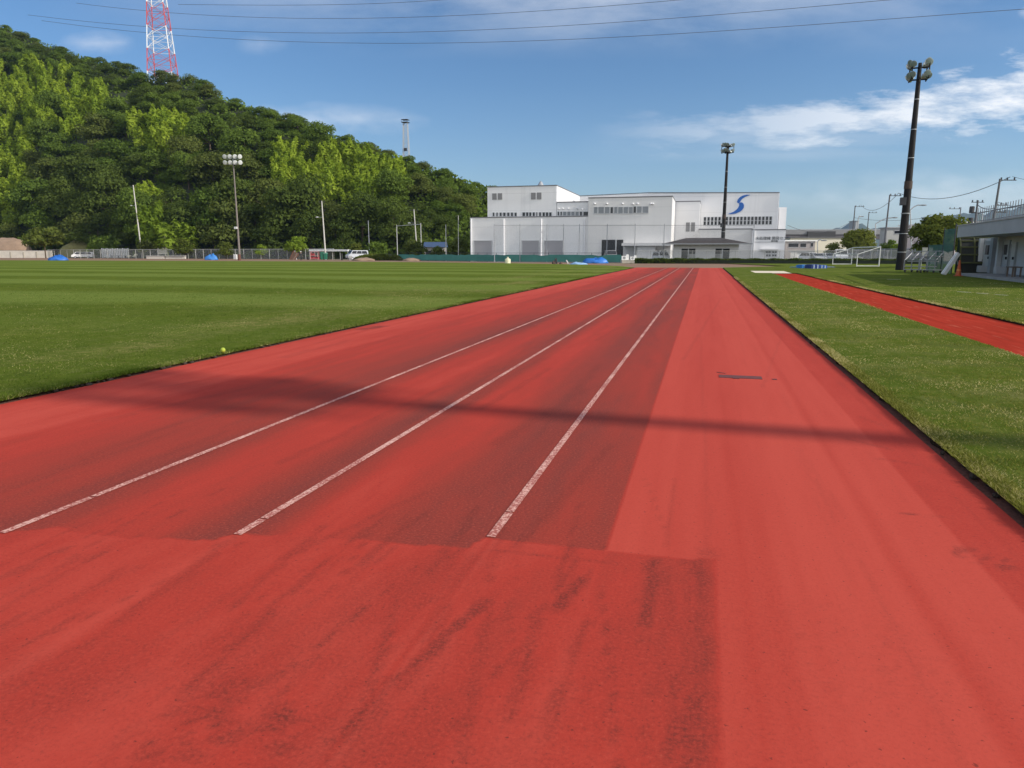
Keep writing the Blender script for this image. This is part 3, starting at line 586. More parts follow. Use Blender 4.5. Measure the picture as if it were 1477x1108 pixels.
# ---- red and white transmission tower
def lattice(t, base, w0, w1, h, segs, rot, mats, legr, br, nb):
    for i in range(segs):
        for mi in (0,):
            mb = MB(); z0 = h*i/segs; z1 = h*(i+1)/segs
            def cor(z):
                w_ = (w0+(w1-w0)*z/h)/2; return [Vector(base)+Vector((math.cos(rot+a)*w_*1.414, math.sin(rot+a)*w_*1.414, z)) for a in (.785, 2.356, 3.927, 5.498)]
            for j in range(nb):
                a = z0+(z1-z0)*j/nb; b = z0+(z1-z0)*(j+1)/nb; A_, B_ = cor(a), cor(b)
                for q in range(4):
                    mb.tube(A_[q], B_[q], legr, n=5); mb.tube(A_[q], B_[(q+1) % 4], br, n=4); mb.tube(A_[(q+1) % 4], B_[q], br, n=4)
                    mb.tube(A_[q], A_[(q+1) % 4], br*.9, n=4)
            part('lattice_section', mb, mats[i % len(mats)], t)
red = mat('tower_red', (.55, .07, .05), .6, .1); twh = mat('tower_white', (.8, .8, .8), .5, .05)
D = 332; b = hd(236, 118, D); zb = float(hz_(236, D))+2.5
pyl = thing('transmission_tower', (b.x, b.y, zb), 'tall red and white lattice power tower standing on top of the wooded hill', 'power tower')
hT = 66; lattice(pyl, (b.x, b.y, zb), 11.0, 3.2, hT, 7, .42, [twh, red], .2, .09, 2)
arm = MB()
for zz in (46, 53, 60):
    for sg in (-1, 1):
        c = Vector((b.x, b.y, zb+zz)); e = c+Vector((.2*sg*9, .98*sg*9, .3)); arm.tube(c+Vector((0, 0, 1)), e, .14, .08, 5); arm.tube(c-Vector((0, 0, .6)), e, .14, .08, 5)
part('cross_arm', arm, red, pyl)
D = 238; b = hd(586, 222, D); zb = float(hz_(586, D)); top = hd(584, 172, D).z
ms = thing('lattice_mast', (b.x, b.y, zb), 'slim pale grey lattice mast with a boxy platform on the ridge', 'mast')
lattice(ms, (b.x, b.y, zb), 2.1, 1.3, top-zb-1.2, 2, .2, [mat('mast_grey', (.45, .47, .5), .5)], .1, .05, 6)
part('platform', MB().box((b.x, b.y, top-1.0), (2.1, 2.1, .18)).box((b.x, b.y, top-.2), (2.1, 2.1, .12)).path([(b.x-1, b.y-1, top-1), (b.x-1, b.y-1, top-.2)], .06).path([(b.x+1, b.y-1, top-1), (b.x+1, b.y-1, top-.2)], .06), M['dark_steel'], ms)
part('equipment_box', MB().box((b.x+.2, b.y-1, (top+zb)/2-1.5), (.9, .5, .9)), M['dark_steel'], ms)
# ---- overhead lines
def catline(pxs, group, label):
    pts_ = []; xs_ = [q[0] for q in pxs]; ys_ = [q[1] for q in pxs]
    pol = np.polyfit(xs_, ys_, 3 if len(xs_) > 4 else 2)
    for p in np.linspace(xs_[0], xs_[-1], 26):
        D = 1/np.interp(p, [-50, 240, 1500], [1/390, 1/332, 1/215]); pts_.append(hd(float(p), float(np.polyval(pol, p)), D))
    solo('power_line', MB().path(pts_, .075, 5), mat('wire', (.10, .11, .13), .6), label, 'power line', pts_[0], group)
GPL = 'high-voltage lines crossing the sky'
catline([(40, 22), (130, 31), (217, 39), (360, 46), (500, 48), (700, 43), (1000, 24), (1294, -1)], GPL, 'second lowest overhead power line crossing the sky, leaving the frame top right of centre')
catline([(60, 30), (244, 50), (400, 59), (500, 62), (700, 62), (1100, 40), (1477, 14), (1560, 7)], GPL, 'lowest overhead power line, sagging across the whole sky to the right edge')
catline([(110, 4), (257, 21), (400, 25), (500, 26), (700, 21), (850, 11), (989, -1)], GPL, 'third overhead power line from the bottom, ending above the middle of the frame')
catline([(257, 6.5), (400, 7.5), (500, 6.5), (580, 3.5), (650, -1)], GPL, 'topmost short stretch of overhead power line right of the red and white tower')
# ================================================================== FACTORY HALL (front walls at y = 125 and behind)
def panelmat(name, col, ribs):
    m, n, b = nt(name); v = coords(n); tcn = n.nodes.new('ShaderNodeTexCoord'); sp = n.nodes.new('ShaderNodeSeparateXYZ'); n.links.new(tcn.outputs['Object'], sp.inputs[0])
    xy = math_(n, 'ADD', sp.outputs[0], sp.outputs[1])
    c = mixc(n, noise(n, coords(n, .3, .3, 1.2), .6, 5), tuple(q*.93 for q in col), tuple(min(1, q*1.05) for q in col))
    st = noise(n, coords(n, 1.6, 1.6, .06), 1, 5); c = mixc(n, math_(n, 'MULTIPLY', ramp(n, st, .55, .8), .25), c, tuple(q*.6 for q in col))
    seam = math_(n, 'LESS_THAN', math_(n, 'FRACT', math_(n, 'DIVIDE', sp.outputs[2], 3.0)), .02); c = mixc(n, math_(n, 'MULTIPLY', seam, .22), c, (.2, .2, .21))
    n.links.new(c, b.inputs['Base Color']); b.inputs['Roughness'].default_value = .5
    bp = n.nodes.new('ShaderNodeBump'); bp.inputs['Strength'].default_value = .05; bp.inputs['Distance'].default_value = .02
    n.links.new(math_(n, 'SINE', math_(n, 'MULTIPLY', xy, 2*math.pi/ribs)), bp.inputs['Height']); n.links.new(bp.outputs[0], b.inputs['Normal']); M[name] = m; return m
PW = panelmat('white_cladding', (.79, .785, .79), .6); PG = panelmat('grey_cladding', (.70, .69, .68), .6); PD = panelmat('shutter_slats', (.34, .33, .35), .9)
trim = mat('roof_trim', (.16, .16, .17), .6); bwt = mat('pipe_white', (.82, .82, .84), .4, .04)
S1 = 125.0
fac = thing('factory_building', hs(906, 376, S1), 'large white factory hall of stepped blocks with a blue S emblem', 'factory')
fac.location.z = 0
def blk(name, x0, x1, ytop, S, dep, m, yref=None, zb=-.1, edge=True):
    a = hs(x0, ytop, S); u0 = a.x; u1 = hs(x1, ytop, S).x; zt = hs((x0+x1)/2, ytop, S).z
    o = part(name, MB().span((u0, S, zb), (u1, S+dep, zt)), m, fac)
    if edge: part('roof_edge', MB().span((u0-.06, S-.06, zt+.002), (u1+.06, S+dep, zt+.16)), trim, o)
    return u0, u1, zt
lo = blk('lower_block', 678, 848.5, 313.6, S1, 38, PW)
up = blk('upper_block', 703, 803, 269.3, S1+3, 25, PW, zb=lo[2]+.18)
an = blk('annex_block', 803.3, 848.3, 292, S1+3, 20, PW, zb=lo[2]+.18)
gr = blk('grey_block', 848.8, 970, 285, S1-.4, 12, PG)
st = blk('stair_block', 974, 1010, 291.2, S1+12, 7, PW)
S5 = S1+19.2
# tall hall with a shallow gable roofline
a = hs(836, 283.5, S5); b = hs(935, 278.8, S5); c = hs(1124, 278.6, S5); hall = MB().prism([(a.x, S5, -.1), (c.x, S5, -.1), (c.x, S5, c.z), (b.x, S5, b.z), (a.x, S5, a.z)], (0, 30, 0)); ho = part('tall_hall', hall, PW, fac)
part('roof_edge', MB().prism([(b.x, S5-.08, b.z+.02), (c.x+.06, S5-.08, c.z+.02), (c.x+.06, S5-.08, c.z+.17), (b.x, S5-.08, b.z+.17)], (0, 30, 0)).poly([(a.x, S5-.08, a.z+.02), (b.x, S5-.08, b.z+.02), (b.x, S5-.08, b.z+.17), (a.x, S5-.08, a.z+.17)], [(0, 1, 2, 3)]), trim, ho)
part('side_tower', MB().span((hs(1124.3, 300, S5+3).x, S5+3, -.1), (hs(1135, 300, S5+3).x, S5+16, hs(1130, 299, S5+3).z)), bwt, fac)
part('corner_trim', MB().span((c.x-.12, S5-.14, 5.0), (c.x+.1, S5-.005, c.z-.05)), bwt, fac)
S8 = S1+6
low2 = blk('entrance_block', 1085.5, 1133.5, 332, S8, 13, PW)
low1 = blk('connecting_block', 1008, 1085.2, 331.2, S8+1.5, 11.4, PG)
part('corner_post', MB().span((hs(1085.5, 340, S8).x-.02, S8-.3, 0), (hs(1088.5, 340, S8).x, S8-.004, low2[2]-.05)), bwt, fac)
def window(x0, x1, y0, y1, S, panes=1, rows=1, glass='glass_dark', fr='silver_paint', fw=.09):
    a = hs(x0, y0, S); b = hs(x1, y1, S); u0, u1, z1, z0 = a.x, b.x, a.z, b.z
    f = MB(); f.span((u0, S-.10, z0), (u1, S-.003, z0+fw)).span((u0, S-.10, z1-fw), (u1, S-.003, z1))
    for i in range(panes+1): q = u0+(u1-u0)*i/panes; q = min(max(q, u0+fw/2), u1-fw/2); f.span((q-fw/2, S-.096, z0+fw+.002), (q+fw/2, S-.004, z1-fw-.002))
    for j in range(1, rows): q = z0+(z1-z0)*j/rows; f.span((u0+fw, S-.09, q-fw/2), (u1-fw, S-.006, q+fw/2))
    o = part('window', MB().span((u0+.02, S-.04, z0+.02), (u1-.02, S-.001, z1-.02)), M[glass], fac); part('frame', f, M[fr], o); return o
mat('glass_grey', (.22, .24, .26), .12, .2, .6); mat('louvre', (.27, .265, .27), .6, .1, 3)
def Z(x): return 660+x/5.908
for x0, x1 in ((297, 318), (328, 347), (356, 380), (386, 413), (420, 446), (452, 477), (483, 508)): window(Z(x0), Z(x1), 306.3, 312.6, S1+3)
for x0, x1 in ((550, 580), (581, 607), (608, 632), (638, 662), (668, 684), (692, 715), (722, 748), (750, 776), (778, 805)): window(Z(x0), Z(x1), 305.9, 312.5, S1+3)
for x0, x1, gl in ((850, 870, 0), (874, 893, 0), (897, 930, 1), (933, 965, 1), (967, 1000, 1), (1003, 1036, 1), (1040, 1064, 0), (1070, 1116, 0)): window(Z(x0), Z(x1), 305.0, 311.7, S1+3, 1, 1, ('glass_dark', 'glass_grey')[gl])
for x0, x1, gl in ((1160, 1195, 1), (1197, 1250, 1), (1252, 1297, 1), (1300, 1328, 0), (1333, 1363, 1), (1367, 1410, 1), (1414, 1455, 1), (1458, 1500, 1)): window(Z(x0), Z(x1), 298.3, 308.5, S1-.4, 1, 1, ('glass_dark', 'glass_grey')[gl])
for x0, x1, gl in ((912, 918, 0), (918.3, 926, 1), (926.3, 935.5, 1)): window(x0, x1, 297.4, 307.8, S1-.4, 1, 1, ('glass_dark', 'glass_grey')[gl])
for x0, x1, y0, y1, S in ((710, 724.5, 279, 288, S1+3), (766, 781, 278, 287.5, S1+3), (989.5, 1002, 321, 334, S1+12)):
    a = hs(x0, y0, S); b = hs(x1, y1, S); mid = (a.x+b.x)/2
    for q0, q1 in ((a.x, mid-.12), (mid+.12, b.x)):
        lv = MB(); 
        for i in range(9): z = b.z+(a.z-b.z)*(i+.5)/9; lv.span((q0, S-.09, z-.05), (q1, S-.02, z+.05))
        o = part('louvre_vent', MB().span((q0, S-.03, b.z), (q1, S-.002, a.z)), M['grey_paint'], fac); part('slats', lv, M['louvre'], o)
def Q(x): return 840+x/4.923
for i in range(19):
    x0 = Q(860+i*25.9); window(x0, x0+3.9, 312.8-.05*i, 325.3-.06*i, S5, 1, 2)
# shutters, doors, pipes, vents
for x0, x1 in ((683.5, 710), (752.5, 778), (784.5, 812.5)):
    a = hs(x0, 346.8, S1); b = hs(x1, 346.8, S1); o = part('roller_shutter', MB().span((a.x+.1, S1-.06, 0), (b.x-.1, S1-.002, a.z-.12)), PD, fac)
    part('frame', MB().span((a.x-.05, S1-.12, 0), (a.x+.098, S1-.003, a.z)).span((b.x-.098, S1-.12, 0), (b.x+.05, S1-.003, b.z)).span((a.x+.1, S1-.12, a.z-.118), (b.x-.1, S1-.003, a.z)), M['silver_paint'], o)
dp = MB()
for x in (680, 727, 781, 843.5, 726):
    a = hs(x, 316, S1); dp = MB().tube((a.x, S1-.14, 0), (a.x, S1-.14, a.z), .11, n=8); part('drain_pipe', dp, bwt, fac)
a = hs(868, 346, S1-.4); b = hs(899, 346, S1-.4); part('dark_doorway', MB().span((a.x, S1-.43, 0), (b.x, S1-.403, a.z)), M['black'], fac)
part('door_post', MB().span((hs(888.5, 350, S1-.5).x-.1, S1-.56, 0), (hs(888.5, 350, S1-.5).x+.1, S1-.44, a.z)), M['silver_paint'], fac)
a = hs(899.5, 348.5, S1-.4); b = hs(969, 348.5, S1-.4); part('canopy', MB().span((a.x, S1-3.4, a.z-.75), (b.x, S1-.404, a.z-.3)), PG, fac)
a = hs(921, 357, S1-.4); b = hs(946, 357, S1-.4); part('office_wall', MB().span((a.x, S1-2.4, 0), (b.x, S1-.405, hs(930, 354.6, S1-.4).z)), PW, fac)
for x0, x1 in ((947, 951.5), (953, 957), (958, 961.5)): window(x0, x1, 360.5, 371, S1-.4)
for x in (840, 858, 875.5, 898, 913, 920, 939, 942): 
    S = S1-.4 if x > 848 else S1; a = hs(x, 294 if x > 850 else 302, S); part('vent_hood', MB().ell((a.x, S-.2, a.z), (.2, .22, .15), 8, 6), bwt, fac)
for x in (806, 812, 820, 833): a = hs(x, 301, S1+3); part('vent_hood', MB().ell((a.x, S1+2.8, a.z), (.18, .18, .13), 8, 6), bwt, fac)
a = hs(780, 263.5, S1+8); part('roof_ventilator', MB().lathe([(.6, 0), (.6, .5), (.25, 1.1), (.05, 1.3)], (a.x, S1+8, up[2]+.1)), M['steel'], fac)
for x0, x1, y0, y1 in ((1104, 1112, 362, 365.5), (1113, 1121, 362, 365.5), (1104.5, 1112, 366.5, 370.5), (1113, 1120.5, 366.5, 370.5)): window(x0, x1, y0, y1, S8, 2)
part('door_hood', MB().span((hs(1097, 359.5, S8).x, S8-1.0, hs(1097, 361, S8).z), (hs(1122.5, 359.5, S8).x, S8-.004, hs(1097, 359, S8).z)), PG, fac)
for z in (hs(1100, 349.3, S8).z,): part('wall_seam', MB().span((low2[0]+.3, S8-.03, z-.03), (low2[1]-.2, S8-.002, z+.03)), trim, fac)
# emblem: a ribbon-like S of two blades
Sx = lambda pts: [hs(840+x/4.923, 250+y/4.923, S5-.03) for x, y in pts]
top_ = [(1192, 154), (1165, 152), (1140, 158), (1118, 170), (1104, 186), (1098, 201), (1102, 212), (1112, 213), (1119, 206), (1124, 196), (1134, 183), (1150, 171), (1170, 162)]
bot_ = [(1112, 213), (1126, 206), (1140, 212), (1148, 226), (1146, 244), (1134, 262), (1114, 276), (1088, 286), (1058, 291), (1030, 290), (1052, 283), (1078, 271), (1098, 255), (1110, 238), (1114, 225)]
blue = mat('emblem_blue', (.008, .11, .42), .35, .05)
em = MB().prism(Sx(top_), (0, -.1, 0)).prism(Sx(bot_), (0, -.104, 0)); part('emblem', em, blue, fac)
# lettering on the entrance wall
def text(name, body, loc, size, m, parent, rz=0.0):
    cu = bpy.data.curves.new(name, 'FONT'); cu.body = body; cu.size = size; cu.extrude = .02
    o = bpy.data.objects.new('tmp', cu); COL.objects.link(o); dg = bpy.context.evaluated_depsgraph_get(); dg.update()
    me = bpy.data.meshes.new_from_object(o.evaluated_get(dg)); bpy.data.objects.remove(o); me.materials.clear(); me.materials.append(m); me.name = name
    q = bpy.data.objects.new(name, me); COL.objects.link(q); q.parent = parent; q.location = Vector(loc)-parent.location; q.rotation_euler = (math.pi/2, 0, rz); return q
tl = mat('sign_grey', (.12, .13, .14), .5)
a = hs(1089.5, 345.8, S8-.05); text('wall_lettering', '水処理機 開発センター', (a.x, S8-.04, a.z), .62, tl, fac)
a = hs(1105, 349, S8-.05); text('wall_lettering', '研究棟', (a.x+.8, S8-.04, a.z-.0), .36, tl, fac)
# ================================================================== floodlights
def lamp_mesh():
    mb = MB().lathe([(.10, -.42), (.2, -.40), (.22, -.15), (.24, -.12), (.42, .16), (.43, .2)], (0, 0, 0), 14); return mb.mesh('lamp', mat('reflector_back', (.5, .53, .5), .3, .2, 4, .55), smooth=False)
def lens_mesh(): return MB().lathe([(.41, .2), (.3, .235), (.05, .25)], (0, 0, 0), 14).mesh('lens', mat('lamp_lens', (.16, .2, .19), .08, .1, spec=.8))
LMP, LNS = lamp_mesh(), lens_mesh(); LNW = LNS.copy(); LNW.materials[0] = mat('sunlit_lens', (.55, .57, .56), .2, .08)  # lit lens copy: sun on the far mast's lamps put into a paler colour
def add_lamp(t, loc, dirv, s=1.0, lens=None):
    o = bpy.data.objects.new('lamp', LMP); COL.objects.link(o); o.parent = t; o.location = loc; o.rotation_euler = Vector(dirv).to_track_quat('Z', 'Y').to_euler(); o.scale = (s, s, s)
    q = bpy.data.objects.new('lens', lens or LNS); COL.objects.link(q); q.parent = o
def floodlight(name, base, h, r0, r1, label, m, aim, group='floodlight masts around the field', boxes=True, step=1):
    t = thing(name, base, label, 'floodlight', group)
    part('pole', MB().tube((0, 0, -.1), (0, 0, h), r0, r1, 16), m, t, local=True)
    fr = MB(); W = 1.35
    ax = Vector((aim[1], -aim[0], 0)).normalized(); ay = Vector((aim[0], aim[1], 0)).normalized()
    for z in (h+.15, h+1.05):
        fr.tube(ax*-W/2+Vector((0, 0, z)), ax*W/2+Vector((0, 0, z)), .06, n=6); fr.tube(ay*-.6+Vector((0, 0, z)), ay*.6+Vector((0, 0, z)), .06, n=6)
        for sg in (-1, 1): fr.tube(ay*.6*sg+ax*-W/2+Vector((0, 0, z)), ay*.6*sg+ax*W/2+Vector((0, 0, z)), .05, n=6)
    for sx_ in (-1, 1):
        for sy in (-1, 1): fr.tube(ax*W/2*sx_+ay*.6*sy+Vector((0, 0, h+.1)), ax*W/2*sx_+ay*.6*sy+Vector((0, 0, h+1.3)), .05, n=6)
    fr.tube((0, 0, h), (0, 0, h+1.4), r1, r1*.8, 8); part('lamp_frame', fr, m, t, local=True)
    rd_ = random.Random(len(name)+int(h*10))
    for z in (h+.42, h+1.28):
        for k in range(0, 7, step):
            x = -W/2+W*k/6; d = ay*rd_.uniform(.5, 1)+ax*(k-3)*.36+Vector((0, 0, -.35+rd_.uniform(-.25, .15))); add_lamp(t, ax*x+ay*(.68 if k % 2 else .5)+Vector((0, 0, z+rd_.uniform(-.05, .12))), d, .6)
        for k in (0, 1, 3, 4)[::step]:
            x = -W/2+W*k/4; d = -ay*rd_.uniform(.1, .6)+ax*(k-2)*.5+Vector((0, 0, -.3)); add_lamp(t, ax*x-ay*(.6 if k % 2 else .45)+Vector((0, 0, z+rd_.uniform(-.05, .12))), d, .6)
    if boxes:
        part('control_box', MB().box((-r0+.05, -r0*.5, 5.6), (.42, .4, .62)), M['dark_steel'], t, local=True)
        part('clamp_ring', MB().tube((0, 0, 6.6), (0, 0, 7.2), r0*.86, n=16), mat('old_band', (.06, .04, .032), .8), t, local=True); part('clamp_ring', MB().tube((0, 0, 4.6), (0, 0, 4.68), r0*.96, n=16), M['grey_paint'], t, local=True)
        cd = MB(); 
        for z in (1.5, 3.0, 9, 11.2, 13.5): cd.tube((0, 0, z), (0, 0, z+.045), r0*(1-z/h)+r1*z/h+.008, n=16)
        part('cable_band', cd, M['steel'], t, local=True)
    return t
dkp = mat('brown_pole_steel', (.014, .012, .012), .6, .5, 1.5, spec=.2)
AIM = Vector((-.93, .1, 0))
b = g(1298, 390.5); D = depth(b); tp = hd(1329, 118, D)
FLH = tp.z
floodlight('floodlight_mast', (b.x, b.y, 0), FLH, .36, .17, 'tall dark floodlight mast by the clubhouse, nearest and largest in the photo', dkp, AIM)
b = g(1041, 378.8); D = depth(b); tp = hd(1051, 222, D); floodlight('floodlight_mast', (b.x, b.y, 0), tp.z, .34, .17, 'tall dark floodlight mast in front of the factory, left of the blue emblem', dkp, Vector((-.85, -.5, 0)))
floodlight('floodlight_mast', (26.3, 4.75, 0), FLH, .36, .17, 'dark floodlight mast that throws the long shadow bar over the track', dkp, AIM, step=2)
# pale mast across the field: two rows of four
b = g(346, 374.4); D = depth(b); h = hd(338.5, 238, D).z
t = thing('floodlight_mast', (b.x, b.y, 0), 'slim grey floodlight mast with two rows of white lamps standing before the wooded hill', 'floodlight', 'floodlight masts around the field')
part('pole', MB().tube((0, 0, -.1), (0, 0, h), .24, .12, 10), mat('aged_pole', (.2, .17, .15), .7, .3, 1), t, local=True)
ax = Vector((CT, ST, 0)); fr = MB()
for z in (h+.1, h+1.25): fr.tube(ax*-1.5+Vector((0, 0, z)), ax*1.5+Vector((0, 0, z)), .07, n=6)
fr.tube((0, 0, h), (0, 0, h+1.3), .1, n=6); part('lamp_frame', fr, M['steel'], t, local=True)
for z in (h+.5, h+1.75):
    for k in range(4): add_lamp(t, ax*(-1.6+k*1.07)+Vector((.1, -.35, z)), Vector((.55, -.75, -.25))+ax*(k-1.5)*.25, 1.15, LNW)
part('junction_box', MB().box((-.3, -.2, h*.34), (.7, .4, .5)), M['white_paint'], t, local=True)
# ================================================================== utility poles and wires
GP = 'utility poles'
def upole(px, pyb, ptx, pty, label, D=None, m=None, r=.16, arms=((.97, 2.0),), side=0, cat='utility pole', insul=True, name='utility_pole', extras=None, group=GP):
    if D is None: b = g(px, pyb); D = depth(b); b = Vector((b.x, b.y, 0))
    else: b = hd(px, pyb, D); b = Vector((b.x, b.y, 0.0))
    tp = hd(ptx, pty, D); tp = Vector((tp.x-b.x, tp.y-b.y, tp.z))
    t = thing(name, b, label, cat, group); part('pole', MB().tube((0, 0, -.2), tp, r, r*.62, 10), m or M['pole_concrete'], t, local=True)
    for f, wd in arms:
        c = tp*f; ca = MB(); d = Vector((CT, ST, 0)); off = d*side*wd/2
        ca.tube(c-d*wd/2+off, c+d*wd/2+off, .055, n=5); o = part('cross_arm', ca, M['dark_steel'], t, local=True)
        if insul:
            for q in (-.42, -.05, .38): 
                e = c+d*wd*q+off; part('insulator', MB().lathe([(.05, 0), (.11, .06), (.05, .12), (.11, .18), (.04, .26)], (e.x, e.y, e.z+.05), 8), M['dark_steel'], o, local=True)
    if extras: extras(t, tp)
    return t, b+tp
def street(t, tp):
    a = tp*.72; part('lamp_arm', MB().tube(a, a+Vector((-1.2, 0, .1)), .04, n=5), M['steel'], t, local=True); part('lamp_head', MB().ell((a.x-1.4, a.y, a.z+.1), (.4, .16, .12), 8, 5), M['white_paint'], t, local=True)
wt = mat('pale_pole', (.55, .53, .48), .8, .1, 2)
upole(203, 348, 192, 267, 'leaning pale utility pole at left before the lime bamboo thicket', 196, wt, .19, ((.97, 1.8), (.78, 1.6)), extras=street)
upole(470, 372, 464, 290, 'pale utility pole rising above the white canopy and green bins, before the wood', 160, wt, .18, ((.98, 1.4), (.83, 1.1)), extras=street)
upole(533, 362, 531, 318, 'thin grey pole half hidden in the trees right of the silver van', 165, M['steel'], .09, ((.60, 1.0),), insul=False)
upole(602, 356, 597, 302, 'utility pole with double cross arms behind the tall net frame', 165, wt, .16, ((.98, 2.0), (.74, 1.8)), extras=street)
upole(661, 354, 661, 311, 'plain slim pole next to the left corner of the white factory', 150, wt, .09, ((.99, 1.2),), insul=False)
dk = mat('dark_pole', (.11, .11, .12), .7, .1, 2)
tops = {}
tops['a'] = upole(1229, 345, 1233.5, 297, 'dark utility pole with a side arm directly above the round tree', 190, dk, .2, ((.985, 2.4),), 1)[1]
tops['b'] = upole(1250, 340, 1253.5, 306, 'short dark utility pole between the round tree and the tall pole behind the goals', 215, dk, .2, ((.985, 2.4),), 1)[1]
tops['c'] = upole(1273, 376, 1283.5, 281, 'tall dark utility pole standing behind the white goals', 118, dk, .17, ((.985, 1.9), ), 1)[1]
tops['d'] = upole(1428, 340, 1442.5, 258, 'tall dark utility pole behind the clubhouse roof railing with a crowded top arm', 85, dk, .17, ((.985, 1.9), (.70, 1.3), (.62, 1.3)), 1)[1]
def xfm(t, tp):
    for k, z in enumerate((.80, .62)): c = tp*z; part('transformer', MB().lathe([(.3, 0), (.34, .06), (.34, .85), (.26, .95)], (c.x-.62, c.y, c.z), 12), M['dark_steel'], t, local=True)
    part('bracket', MB().tube(tp*.8, tp*.8+Vector((-.7, 0, .2)), .07, n=5), M['dark_steel'], t, local=True)
tops['e'] = upole(1404, 342, 1410.5, 289, 'dark utility pole carrying transformers, left of the tall pole behind the clubhouse', 105, dk, .2, ((.97, 1.8), (.8, 1.5)), extras=xfm)[1]
tops['f'] = upole(1383, 325, 1386, 299, 'thin dark utility pole with a left cross arm, behind the bushy tree', 150, dk, .16, ((.97, 2.4),), -1)[1]
tops['g'] = upole(1417, 328, 1418, 304, 'thinnest grey pole between the transformer pole and the tall pole', 150, M['steel'], .1, (), 0)[1]
GS = 'curved street lamps behind the goals'
def slamp(px, pyb, ptx, pty, hx, hy, D, label):
    b = hd(px, pyb, D); b.z = 0; tp = hd(ptx, pty, D); e = hd(hx, hy, D); t = thing('street_lamp', b, label, 'street lamp', GS)
    pts_ = [Vector((b.x, b.y, 0)), tp]+[tp.lerp(e, q)+Vector((0, 0, (q*(1-q))*1.2)) for q in (.33, .66)]+[e]; part('pole', MB().path(pts_, .09, 6), M['steel'], t)
    d = (e-tp); d.z = 0; d.normalize(); part('lamp_head', MB().ell((e.x+d.x*.3, e.y+d.y*.3, e.z), (.55, .3, .12), 8, 5), M['grey_paint'], t)
slamp(1262, 372, 1263, 323, 1288, 314, 130, 'grey street lamp reaching right across the tall pole behind the goals')
slamp(1237, 360, 1238, 315, 1241, 312.5, 170, 'short-armed street lamp just above the round tree before the viaduct')
slamp(1316, 370, 1313, 303, 1329, 296, 120, 'street lamp whose arm shows right of the nearest floodlight mast')
slamp(1180, 372, 1179, 349, 1186, 347, 128, 'low street lamp at the car park in front of the small grey house')
def wire(a, b, sag, r=.03):
    return [Vector(a).lerp(Vector(b), k/14)-Vector((0, 0, sag*4*(k/14)*(1-k/14))) for k in range(15)]
GWi = 'service wires between the utility poles'
mw = mat('service_wire', (.07, .075, .085), .6)
def sw(a, b, sag, label, r=.04, off=(0, .0)):
    solo('service_wire', MB().path(wire(a+Vector((off[0], 0, off[1])), b+Vector((off[0], 0, off[1])), sag), r, 5), mw, label, 'wire', a, GWi)
o1 = Vector((1.4*CT, 1.4*ST, .25))
sw(tops['a']+o1, tops['c']+o1, 2.0, 'drooping wire from the pole above the round tree to the tall pole')
sw(tops['c']+o1, tops['d']+o1*.8, 1.6, 'long wire passing the nearest floodlight mast to the tall clubhouse pole', .04)
sw(tops['d']+o1, hd(1560, 262, 60), .3, 'wire running from the clubhouse pole out of the right edge of the frame', .02)
sw(hd(1136, 325, 160), tops['a']*1.0-Vector((0, 0, 3.6)), 2.2, 'wire rising from behind the factory corner to the pole above the round tree', .045)
sw(tops['a']-Vector((0, 0, 3.0)), hd(1330, 315, 150), .6, 'nearly level wire passing behind the tall pole and the floodlight mast', .035)
sw(tops['e']-Vector((0, 0, .6)), tops['d']-Vector((0, 0, 3.2)), .4, 'bundle of wires between the transformer pole and the tall clubhouse pole', .05)
sw(tops['d']-Vector((0, 0, 2.6)), hd(1540, 305, 70), .3, 'wire slanting down right from the middle of the tall clubhouse pole', .02)
sw(tops['d']-Vector((0, 0, 3.4)), hd(1540, 280, 70), .3, 'wire rising to the right from the middle of the tall clubhouse pole', .02)
# ================================================================== FENCES, NETS, HEDGE
chain = meshmat('chain_link', (.34, .35, .34), .22, .16); net = meshmat('ball_netting', (.25, .27, .28), .2, .05); gnet = meshmat('green_netting', (.02, .13, .1), .16, .5)
fp = mat('fence_post', (.46, .46, .43), .6, .15, 1)
def fence(name, label, pts_, h, step, m, pm, cat='fence', pr=.045, rail=True, z0=0.0, group=None):
    t = thing(name, (pts_[0].x, pts_[0].y, 0), label, cat, group); sh = MB(); sh.uv = {}; rl_ = MB(); posts = []
    for a, b in zip(pts_, pts_[1:]):
        L = (b-a).length; k = max(1, round(L/step)); sh.sheet((a.x, a.y, 0), (b.x, b.y, 0), z0+.02, z0+h)
        if rail: rl_.tube((a.x, a.y, z0+h), (b.x, b.y, z0+h), pr*.8, n=5)
        posts += [a.lerp(b, i/k) for i in range(k)]
    posts.append(pts_[-1]); part('mesh_panel', sh, m, t)
    if rail: part('top_rail', rl_, pm, t)
    pmesh = MB().tube((0, .03, z0-.1), (0, .03, z0+h+.06), pr, n=7).mesh('post', pm)
    for p in posts[:100]:
        o = bpy.data.objects.new('post', pmesh); COL.objects.link(o); o.parent = t; o.location = Vector((p.x, p.y, 0))-t.location
    return t
G0 = lambda x, y: Vector((g(x, y).x, g(x, y).y, 0))
fence('chain_link_fence', 'long grey chain-link fence along the far left below the wood', [G0(70, 372.4), G0(250, 373.2), G0(482, 374.4)], 2.35, 2.75, chain, fp, pr=.065)
gf = mat('green_screen', (.06, .21, .175), .8, .2, .7, bump=.3, bscale=2)
